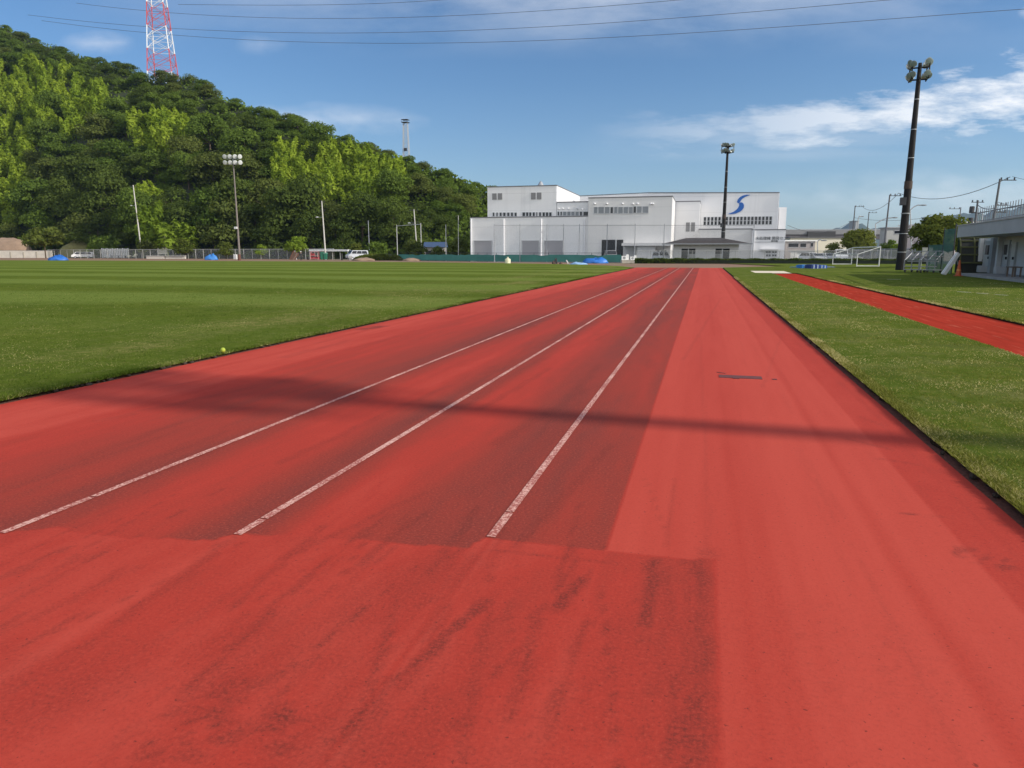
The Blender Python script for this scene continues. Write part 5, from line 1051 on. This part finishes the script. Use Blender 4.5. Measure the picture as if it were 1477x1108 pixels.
def greenhouse(t, w_, h):
    fr = MB()
    for i in range(8):
        x = -w_/2+w_*i/7; fr.tube((x, 0, 0), (x, 0, h*.85), .05, n=5); fr.tube((x, 0, h*.85), (x, 1.2, h), .04, n=5); fr.tube((x, 2.4, 0), (x, 2.4, h*.85), .05, n=5); fr.tube((x, 1.2, h), (x, 2.4, h*.85), .04, n=5)
    part('frame', fr, M['white_paint'], t, local=True); part('roof', MB().poly([(-w_/2, -.05, h*.86), (w_/2, -.05, h*.86), (w_/2, 1.2, h+.04), (-w_/2, 1.2, h+.04), (-w_/2, 2.45, h*.86), (w_/2, 2.45, h*.86)], [(0, 1, 2, 3), (3, 2, 5, 4)]), mat('milky_roof', (.7, .7, .67), .5), t, local=True)
bx('plant_shelter', 'open white-roofed plant shelter behind the small white van at the far left', 'shelter', 92, 129, 370.5, 358.5, None, D=222, extra=greenhouse)
def rubble(t, w_, h): 
    rd_ = random.Random(4)
    for i in range(7): part('sack', MB().ell((rd_.uniform(-.5, .5)*w_, rd_.uniform(-.3, .3), .2+h*.5*rd_.random()), (.6, .4, .3), 10, 6), M['cream'], t, local=True)
bx('sack_pile', 'pile of cream sacks at the right end of the white slatted panels', 'sack pile', 185, 197, 372.4, 363, None, D=204, extra=rubble)
def longbench(t, w_, h):
    part('plank', MB().box((0, 0, h), (w_, .4, .1)), M['black'], t, local=True)
    for x in (-.42, 0, .42): part('leg', MB().box((x*w_, 0, h/2-.03), (.12, .35, h-.06)), M['black'], t, local=True)
bx('low_bench', 'long black low bench in front of the white slatted panels', 'bench', 160, 183, 372.6, 369, None, D=202, extra=longbench)
def board(t, w_, h):
    part('panel', MB().box((0, 0, h*.70), (w_, .06, h*.58)), mat('sign_white', (.78, .77, .7), .6, .05), t, local=True); part('edge', MB().box((0, -.02, h*.99+.02), (w_+.06, .09, .05)).box((0, -.02, h*.41-.02), (w_+.06, .09, .05)), M['silver_paint'], t, local=True)
    for sg in (-.4, .4): part('leg', MB().tube((sg*w_, .06, 0), (sg*w_, .06, h), .05, n=6), fp, t, local=True)
bx('white_board', 'blank white board on posts behind the left fence above the concrete slab', 'board', 228, 243, 371.5, 357.4, None, D=196, extra=board)
def slabx(t, w_, h): part('block', MB().box((-w_*.26, 0, h*.4), (w_*.46, .9, h*.8)).box((w_*.24, .1, h*.35), (w_*.5, .8, h*.7)), mat('pale_concrete', (.5, .47, .42), .9, .15), t, local=True); part('top_slab', MB().box((0, 0, h*.9), (w_, 1.1, h*.18)), M['concrete'], t, local=True)
bx('concrete_slab', 'long low pale concrete slab at the foot of the left fence', 'slab', 212, 268, 373.6, 368.8, None, D=181, extra=slabx)
def boards(t, w_, h):
    for i in range(5): x = -w_/2+i*w_*.16; part('plank', MB().prism([(x, 0, 0), (x+.28, 0, 0), (x+.28+w_*.5, .5, h*(1-.08*i)), (x+w_*.5, .5, h*(1-.08*i))], (0, .08, 0)), (M['rust'], M['bark'], M['rust'], wd_, M['rust'])[i], t, local=True)
    part('prop', MB().tube((w_*.45, .3, 0), (w_*.2, .6, h), .06, n=5), M['white_paint'], t, local=True)
bx('leaning_planks', 'reddish brown planks leaning together at the fence left of the walking person', 'planks', 417, 428, 374.6, 361.8, None, extra=boards)
def rack(t, w_, h):
    fr = MB()
    for x in (-.5, .5):
        for y in (0, .9): fr.tube((x*w_, y, 0), (x*w_, y, h), .05, n=5)
    for z in (.1, .5, .98): fr.tube((-w_/2, 0, z*h), (w_/2, 0, z*h), .05, n=5).tube((-w_/2, .9, z*h), (w_/2, .9, z*h), .05, n=5)
    part('frame', fr, mat('rack_pink', (.5, .2, .2), .6), t, local=True)
    rd_ = random.Random(2)
    for i in range(6): part('red_crate', MB().box((-w_*.38+w_*.25*(i % 4), .4, .35+h*.42*(i//4)), (w_*.2, .7, h*.3), rd_.uniform(-.2, .2)), mat('crate_red', (.3, .03, .035), .5, .2), t, local=True)
bx('red_rack', 'dark red rack full of crates below the left end of the white canopy', 'rack', 448, 459.5, 374.6, 363, None, extra=rack)
def canopy(t, w_, h):
    part('roof', MB().box((0, 1, h-.2), (w_, 3, .4)), mat('canopy_white', (.8, .8, .8), .5, .08), t, local=True); rr2 = MB()
    for i in range(30): rr2.box((-w_/2+w_*(i+.5)/30, -.53, h-.2), (w_/60, .05, .42))
    part('roof_ribs', rr2, M['silver_paint'], t, local=True)
    for i in range(6): part('post', MB().tube((-w_/2+.1+(w_-.2)*i/5, -.3, 0), (-w_/2+.1+(w_-.2)*i/5, -.3, h-.4), .06, n=6), fp, t, local=True)
bx('white_canopy', 'long white ribbed canopy roof on thin posts behind the bins at the field edge', 'canopy', 447, 503, 374.5, 360, None, D=162, extra=canopy)
for i, (x0, x1, lb) in enumerate(((463, 466.5, 'left one of the two dark green wheeled bins'), (467.5, 472, 'right one of the two green wheeled bins, with a paler lid'))):
    def bin_(t, w_, h):
        part('bin_body', MB().poly([(-w_*.42, -.3, .1), (w_*.42, -.3, .1), (w_*.42, .3, .1), (-w_*.42, .3, .1), (-w_/2, -.38, h*.86), (w_/2, -.38, h*.86), (w_/2, .38, h*.86), (-w_/2, .38, h*.86)], [(3, 2, 1, 0), (4, 5, 6, 7), (0, 1, 5, 4), (1, 2, 6, 5), (2, 3, 7, 6), (3, 0, 4, 7)]), M['green_plastic'], t, local=True)
        part('lid', MB().box((0, 0, h*.93), (w_*1.06, .85, h*.13)), mat('lid_pale', (.15, .35, .28), .5) if i else M['green_plastic'], t, local=True)
        for sg in (-1, 1): part('wheel', MB().tube((sg*w_*.5, .25, .12), (sg*w_*.42, .25, .12), .12, n=10), M['rubber'], t, local=True)
    bx('wheeled_bin', lb, 'bin', x0, x1, 375, 363.5+i, None, extra=bin_, group='green wheeled bins')
def tool(t, w_, h):
    part('barrel', MB().lathe([(w_*.42, 0), (w_*.5, h*.15), (w_*.5, h*.8), (w_*.42, h)], (0, 0, 0), 14), M['black'], t, local=True); part('rim', MB().lathe([(w_*.46, h), (w_*.46, h+.08)], (0, 0, 0), 14), M['dark_steel'], t, local=True)
bx('black_drum', 'black drum standing beside the silver van', 'drum', 491.8, 494.6, 375.4, 366.5, None, extra=tool); bx('black_drum', 'short black drum left of the dark red rack', 'drum', 443, 446, 374.8, 371, None, extra=tool)
bx('brown_drum', 'rusty drum at the foot of the slim grey floodlight mast', 'drum', 343, 347.5, 375.6, 367, None, extra=lambda t, w_, h: (part('barrel', MB().lathe([(w_*.46, 0), (w_*.5, .1), (w_*.47, h*.33), (w_*.5, h*.66), (w_*.47, h)], (0, 0, 0), 14), M['rust'], t, local=True), part('lid', MB().lathe([(w_*.42, h), (w_*.4, h+.04)], (0, 0, 0), 14), M['dark_steel'], t, local=True)))
bx('white_cabinet', 'white cabinet behind the fence beside the slim floodlight mast', 'cabinet', 337.5, 342, 374, 367, None, extra=lambda t, w_, h: (part('cabinet', MB().box((0, 0, h/2), (w_, .5, h)), M['white_paint'], t, local=True), part('door', MB().box((0, -.27, h/2), (w_*.8, .03, h*.85)), M['silver_paint'], t, local=True)))
def pallet(t, w_, h):
    for i in range(6): part('plank', MB().box((0, 0, h*(i+.5)/6), (w_, .06, h/6*.7)), M['concrete'], t, local=True)
    for sg in (-.4, .4): part('batten', MB().box((sg*w_, .06, h/2), (.12, .06, h)), M['concrete'], t, local=True)
bx('pallet', 'grey pallet standing on edge left of the brush pile', 'pallet', 503.5, 507.5, 375.6, 369, None, extra=pallet)
# blue-roofed house
t = thing('house', hd(627, 372, 172).xy.to_3d(), 'low house with a slate-blue roof among bushes left of the factory', 'house', rz=TH); Wh = 33/1041*172; zr = hd(627, 349, 172).z; ze = hd(627, 356.5, 172).z
part('wall', MB().box((0, 2.5, ze/2), (Wh*.9, 5, ze)), mat('house_wall', (.35, .32, .28), .8), t, local=True); part('roof', MB().poly([(-Wh/2, -.5, ze), (Wh/2, -.5, ze), (Wh/2, 2.5, zr), (-Wh/2, 2.5, zr), (-Wh/2, 5.5, ze), (Wh/2, 5.5, ze)], [(0, 1, 2, 3), (3, 2, 5, 4), (0, 3, 4), (1, 5, 2)]), mat('blue_roof', (.05, .085, .16), .5, .2, 2, bump=.5, bscale=8), t, local=True)
for x in (-.25, .2): part('window', MB().box((x*Wh, -.02, ze*.55), (1.4, .06, .9)), M['glass_dark'], t, local=True)
# cream tub by the end line, white chair, pump box on its plinth
bx('cream_tank', 'cream plastic tank with a narrow cap before the green screen fence', 'tank', 728.3, 736.5, 380.2, 371, None, extra=lambda t, w_, h: (part('tank', MB().lathe([(w_*.46, 0), (w_*.5, .06), (w_*.5, h*.62), (w_*.42, h*.74), (w_*.16, h*.80)], (0, 0, 0), 16), mat('tank_cream', (.74, .70, .5), .5, .05), t, local=True), part('cap', MB().lathe([(w_*.15, h*.8), (w_*.15, h), (w_*.1, h+.02)], (0, 0, 0), 12), M['cream'], t, local=True)))
bx('white_paddle', 'small tilted white plastic chair at the left tip of the pale blue sheet', 'chair', 816.3, 821, 381, 375, None, extra=lambda t, w_, h: (part('backrest', MB().prism([(-w_*.5, 0, h), (-w_*.15, 0, h*.95), (w_*.25, 0, h*.35), (-w_*.1, 0, h*.35)], (0, .4, 0)), M['white_paint'], t, local=True), part('seat', MB().prism([(-w_*.1, 0, h*.35), (w_*.5, 0, h*.28), (w_*.5, 0, h*.2), (-w_*.1, 0, h*.27)], (0, .42, 0)), M['white_paint'], t, local=True), [part('leg', MB().tube((x*w_, y, 0), (x*w_, y, h*.25), .025, n=6), M['white_paint'], t, local=True) for x in (0, .45) for y in (.05, .37)]))
bpy.context.scene.objects['white_paddle'].name = 'plastic_chair'
def plinth(t, w_, h): part('plinth', MB().box((0, 0, h/2), (w_, 1.2, h)).box((0, 0, h-.03), (w_+.08, 1.28, .1)), mat('plinth_concrete', (.45, .42, .36), .9, .2, 2), t, local=True)
pq = bx('plinth', 'low pale concrete plinth at the left end of the hedge', 'plinth', 896, 914, 379.6, 375.2, None, extra=plinth)
zp = hd(905, 375.2, depth(pq.location)).z
def acbox(x0, x1, y1, lb):
    D = depth(pq.location); c = hd((x0+x1)/2, 375, D); w_ = (x1-x0)/1041*D; h = hd((x0+x1)/2, y1, D).z-zp
    t = thing('air_unit', (c.x, c.y, zp+.021), lb, 'machine', None, TH); part('casing', MB().box((0, 0, h*.36), (w_, .55, h*.72)).box((w_*.3, 0, h*.86), (w_*.34, .5, h*.27)), M['white_paint'], t, local=True)
    part('grille', MB().tube((-w_*.15, -.29, h*.36), (-w_*.15, -.277, h*.36), h*.26, n=14), M['grey_paint'], t, local=True)
acbox(896.5, 906.5, 367.2, 'white machine with a raised right side on the concrete plinth, left of its neighbour'); acbox(909, 917.5, 368.6, 'white pump unit on the concrete plinth beside the hedge, right of its neighbour')
# stack of blue landing mats and rollers on the lawn
for i, (x0, x1, yb, yt, c_, lb) in enumerate(((1143, 1152, 387, 384.6, (.25, .36, .28), 'pale green folded mat lying left of the blue mats on the lawn'), (1152, 1166, 387.4, 381.6, (.035, .22, .62), 'light blue thick mat, largest of the mats on the lawn before the hedge'), (1165, 1178, 388, 381, (.012, .04, .22), 'navy blue block mat in the middle of the mats on the lawn'), (1177, 1188, 387.6, 382, (.02, .1, .42), 'mid-blue mat at the right end of the blue mats on the lawn'), (1188, 1200, 386.2, 384.4, (.3, .34, .42), 'flat grey mat at the far right of the blue mats, by the goal'))):
    def matx(t, w_, h, c_=c_, i=i):
        part('pad', MB().box((0, 0, h*.42), (w_*.96, 1.5, h*.8)).box((0, -.1, h*.86), (w_*.8, 1.2, h*.16)), mat('mat_%d' % i, c_, .6, .3, 2), t, local=True); part('strap', MB().box((-w_*.2, -.01, h*.45), (.08, 1.53, h*.86)).box((w_*.22, -.01, h*.45), (.08, 1.53, h*.86)), mat('strap_pale', (.45, .55, .7), .7), t, local=True)
    bx('landing_mat', lb, 'mat', x0, x1, yb, yt, None, extra=matx, group='gym mats left on the lawn before the hedge')
# small yellow-green ball on the lawn edge
c = g(322, 510, LZ); bo = solo('tennis_ball', MB().ell((c.x, c.y, LZ+.05), (.034, .034, .036), 16, 12), mat('ball_yellow', (.33, .42, .04), .7), 'small yellow-green ball lying on the lawn close to the left track edge', 'ball', (c.x, c.y, LZ), smooth=True)
# ================================================================== PERSON walking by the far fence
def person(px, pyb, pyt, label):
    b = g(px, pyb); D = depth(b); H = hd(px, pyt, D).z; k = H/1.72
    t = thing('person', (b.x, b.y, 0), label, 'person', None, TH+.4)
    J = {'pel': (0, 0, .93, .13), 'bel': (0, 0, 1.08, .125), 'che': (0, .01, 1.28, .15), 'nek': (0, .0, 1.46, .058), 'hd0': (0, -.02, 1.56, .085), 'hd1': (0, -.02, 1.66, .088),
         'ls': (-.18, 0, 1.38, .055), 'le': (-.25, .08, 1.12, .042), 'lw': (-.24, -.04, .90, .03), 'rs': (.18, 0, 1.38, .055), 're': (.25, .02, 1.12, .042), 'rw': (.25, -.12, .92, .03),
         'lh': (-.09, 0, .88, .09), 'lk': (-.1, -.13, .5, .062), 'la': (-.1, .06, .1, .042), 'lt': (-.1, -.12, .04, .035), 'rh': (.09, 0, .88, .09), 'rk': (.1, .04, .5, .062), 'ra': (.1, .3, .14, .042), 'rt': (.1, .2, .04, .035),
         'lp': (-.24, -.06, .83, .03), 'rp': (.25, -.16, .85, .03)}
    Ed = [('pel', 'bel'), ('bel', 'che'), ('che', 'nek'), ('nek', 'hd0'), ('hd0', 'hd1'), ('che', 'ls'), ('ls', 'le'), ('le', 'lw'), ('lw', 'lp'), ('che', 'rs'), ('rs', 're'), ('re', 'rw'), ('rw', 'rp'), ('pel', 'lh'), ('lh', 'lk'), ('lk', 'la'), ('la', 'lt'), ('pel', 'rh'), ('rh', 'rk'), ('rk', 'ra'), ('ra', 'rt')]
    for h_, sg in (('lp', -1), ('rp', 1)):
        x, y, z, _ = J[h_]
        for f in range(4): J[h_+str(f)] = (x, y-.03+.02*f, z-.045, .009); J[h_+str(f)+'b'] = (x-sg*.012, y-.03+.02*f-.008, z-.082+.006*abs(f-1), .008); Ed += [(h_, h_+str(f)), (h_+str(f), h_+str(f)+'b')]
        J[h_+'t'] = (x-sg*.02, y-.045, z-.02, .01); J[h_+'tb'] = (x-sg*.03, y-.06, z-.05, .009); Ed += [(h_, h_+'t'), (h_+'t', h_+'tb')]
    names = list(J); me = bpy.data.meshes.new('body'); me.from_pydata([tuple(c*k for c in J[q][:3]) for q in names], [(names.index(a), names.index(b_)) for a, b_ in Ed], [])
    o = bpy.data.objects.new('tmp', me); COL.objects.link(o); md = o.modifiers.new('s', 'SKIN'); o.modifiers.new('u', 'SUBSURF').levels = 1
    for i, q in enumerate(names): r = J[q][3]*k; me.skin_vertices[0].data[i].radius = (r, r); me.skin_vertices[0].data[i].use_root = (q == 'pel')
    dgp = bpy.context.evaluated_depsgraph_get(); dgp.update(); bm_ = bpy.data.meshes.new_from_object(o.evaluated_get(dgp)); bpy.data.objects.remove(o); bm_.name = 'body'
    bm_.materials.clear()
    for m_ in (mat('dark_clothes', (.03, .035, .04), .9), mat('skin', (.5, .33, .25), .6), mat('shoe_black', (.02, .02, .02), .7)): bm_.materials.append(m_)
    for p in bm_.polygons:
        c = p.center/k; p.material_index = 2 if c.z < .09 else (1 if (c.z > 1.44 or (abs(c.x) > .2 and c.z < .92)) else 0)
    bm_.shade_smooth(); part('body', bm_, None, t, local=True)
    part('hat', MB().lathe([(.16*k, 1.69*k), (.165*k, 1.70*k), (.10*k, 1.73*k), (.095*k, 1.80*k), (.05*k, 1.84*k)], (0, -.02*k, 0), 16), M['white_paint'], t, local=True)
    part('nose', MB().ell((0, -.115*k, 1.60*k), (.014*k, .02*k, .022*k), 8, 6), M['skin'], t, local=True)
    part('eyes', MB().ell((-.03*k, -.098*k, 1.625*k), (.012*k, .008*k, .007*k), 8, 6).ell((.03*k, -.098*k, 1.625*k), (.012*k, .008*k, .007*k), 8, 6), M['black'], t, local=True)
person(434.5, 376, 363.2, 'person in dark clothes and a white hat walking along the far fence')
# ================================================================== BEYOND THE CAR PARK
def bld(name, label, cat, px0, px1, pyt, D, dp, m, pyb=366, wins=(), roofm=None, over=.3, rz=TH):
    a = hd(px0, pyt, D); b = hd(px1, pyt, D); w_ = (px1-px0)/1041*D; c = hd((px0+px1)/2, pyt, D); h = c.z
    t = thing(name, (c.x, c.y, 0), label, cat, None, rz); part('wall', MB().box((0, dp/2, h/2-.5), (w_, dp, h+1)), m, t, local=True)
    part('roof', MB().box((0, dp/2, h+.13), (w_+2*over, dp+2*over, .25)), roofm or M['grey_paint'], t, local=True)
    for x0, x1, y0, y1 in wins:
        p = hd(x0, y0, D); q = hd(x1, y1, D); xa = (x0-(px0+px1)/2)/1041*D; xb = (x1-(px0+px1)/2)/1041*D
        o = part('window', MB().span((xa, -.05, q.z), (xb, -.003, p.z)), M['glass_dark'], t, local=True); part('frame', MB().span((xa-.08, -.08, q.z-.09), (xb+.08, -.004, q.z-.002)).span((xa-.08, -.08, p.z+.002), (xb+.08, -.004, p.z+.09)), M['silver_paint'], o, local=True)
    return t
bld('small_house', 'small grey-brown two-window building right of the factory corner', 'building', 1134, 1176, 348.3, 150, 8, mat('taupe_wall', (.33, .3, .29), .8, .1), wins=((1138, 1152, 351, 356.5), (1155, 1163, 351, 356.5), (1170, 1173, 350.5, 356)), roofm=M['white_paint'])
bld('cream_hall', 'sunlit cream industrial hall behind the round tree', 'building', 1140, 1222, 343.2, 185, 14, mat('cream_wall', (.72, .66, .53), .7, .05), roofm=mat('dark_roof', (.12, .12, .13), .6))
bld('white_shed', 'low white shed wall behind the parked cars', 'shed', 1150, 1172, 363.5, 128, 3, M['white_paint'])
bld('distant_house', 'pale grey house with a flat roof behind the nearest floodlight mast', 'house', 1280, 1322, 329.5, 160, 3, mat('pale_house', (.42, .42, .4), .8, .08), wins=((1291, 1299, 333, 337), (1312, 1320, 332.5, 336.5)))
bld('distant_house', 'grey tower-like building top above the bushy tree by the clubhouse', 'house', 1356, 1368, 313, 190, 8, mat('tower_grey', (.36, .37, .38), .8))
bld('distant_house', 'small grey tower block on the horizon above the round tree', 'tower', 1234.5, 1239, 319, 420, 8, M['tower_grey'])
bld('long_warehouse', 'long white warehouse with reddish panels behind the clubhouse railing', 'warehouse', 1366, 1600, 322, 135, 16, panelmat('striped_wall', (.62, .52, .48), 3.0), roofm=mat('white_roof', (.75, .73, .68), .6))
# viaduct with piers
D = 240; a = hd(1128, 331, D); b = hd(1300, 334, D); vd = thing('viaduct', ((a.x+b.x)/2, (a.y+b.y)/2, 0), 'dark elevated road viaduct crossing behind the houses on the right', 'viaduct', rz=math.atan2(b.y-a.y, b.x-a.x)); Lv = (b-a).length+70; zt_ = a.z; gm = mat('viaduct_steel', (.10, .09, .10), .7, .15, .2)
part('deck', MB().box((10, 0, zt_-2.4), (Lv, 9, 1.6)), gm, vd, local=True); part('parapet', MB().box((10, -4.6, zt_-1.0), (Lv, .3, 1.5)), mat('parapet_grey', (.22, .22, .23), .7), vd, local=True)
for i in range(7): part('pier', MB().box((-Lv/2+12+i*Lv/6.5, 0, (zt_-3.2)/2), (2.0, 5, zt_-3.2)), mat('dark_pier', (.2, .2, .2), .9), vd, local=True)
part('guard_rail', MB().box((10, -4.6, zt_-.1), (Lv, .08, .12)), M['steel'], vd, local=True)
part('sign_gantry', MB().box((-Lv/2+46, -5, zt_-3), (9, .4, 4.5)), mat('gantry_dark', (.04, .04, .045), .7), vd, local=True)
# trees on the right
garden('garden_tree', 'broad rounded tree in front of the viaduct, left of the tall dark pole', 1234, 371, 333.5, 60, 128, 'leaf_garden', 21, 6500, .06, .4, .36)
garden('shrub', 'dark green bush to the right of the tall pole behind the goals', 1283, 371, 345, 26, 112, 'leaf_mid', 22, 1800, .1, cat='shrub'); garden('shrub', 'bright green shrub touching the left side of the nearest floodlight mast', 1293, 372, 347, 18, 105, 'leaf_bright', 23, 1500, .1, cat='shrub')
garden('garden_tree', 'bushy spreading tree with yellow-green top between the floodlight mast and the clubhouse', 1350, 384, 308.5, 76, 68, 'leaf_garden', 24, 9000, .14, .42, .24, nl=20)
garden('shrub', 'ragged green climber along the clubhouse roof behind the green net', 1392, 372, 324, 44, 72, 'leaf_garden', 25, 2500, .45, cat='shrub')
garden('garden_tree', 'small tree behind the parked silver car, left of the broad rounded tree', 1201, 371, 349, 22, 132, 'leaf_olive', 26, 1400, .15)
# far mountains
def ridge(name, D, prof_, m, dp):
    xs_ = [q[0] for q in prof_]; V_ = []; pr = np.arange(xs_[0], xs_[-1]+1, 6.0); rows = 8
    for j in range(rows):
        f = j/(rows-1)
        for p in pr:
            y = float(np.interp(p, xs_, [q[1] for q in prof_])); top_ = hd(float(p), y, D).z; k = math.sin(f*math.pi*.5) if f < .999 else 1
            q = hd(float(p), 365, D-dp*(1-f)); hh_ = (top_+6*math.sin(p*.31)+4*math.sin(p*.83))*k**1.2*(1+.10*math.sin(p*.12+f*5)*(1-f)); V_.append((q.x, q.y, hh_-5))
    struct(name, npmesh(name, np.array(V_), grid_faces(rows, len(pr)), m), None)
mg = mat('mountain_forest', (.035, .055, .03), .95, .4, .004)
ridge('mountain', 3800, [(1150, 366), (1200, 330), (1215, 323.5), (1228, 321), (1240, 322), (1252, 328), (1262, 330), (1272, 326), (1285, 331), (1320, 335), (1350, 318), (1372, 308), (1390, 306.5), (1410, 307), (1430, 303), (1450, 302), (1477, 294), (1520, 290), (1600, 300), (1700, 340), (1760, 366)], mg, 900)
ridge('far_mountain', 5200, [(1180, 366), (1260, 334), (1310, 330), (1360, 322), (1420, 312), (1500, 306), (1620, 320), (1740, 366)], mg, 900)
# ================================================================== AIR
hz_box = MB().span((-5800, -400, -1.2), (5800, 5900, 300)); hm, hn, hb = nt('haze_air'); hn.nodes.remove(hb)
pvn = hn.nodes.new('ShaderNodeVolumePrincipled'); pvn.inputs['Color'].default_value = (.52, .73, 1, 1); pvn.inputs['Density'].default_value = .75e-4; pvn.inputs['Anisotropy'].default_value = .2
hn.links.new(pvn.outputs[0], hn.nodes['Material Output'].inputs['Volume']); struct('haze', hz_box, hm, kind='stuff')
# drop prototypes that were never set out
for kn in kinds.values():
    for o in kn:
        if o.name not in used:
            for c in list(o.children): bpy.data.objects.remove(c)
            bpy.data.objects.remove(o)
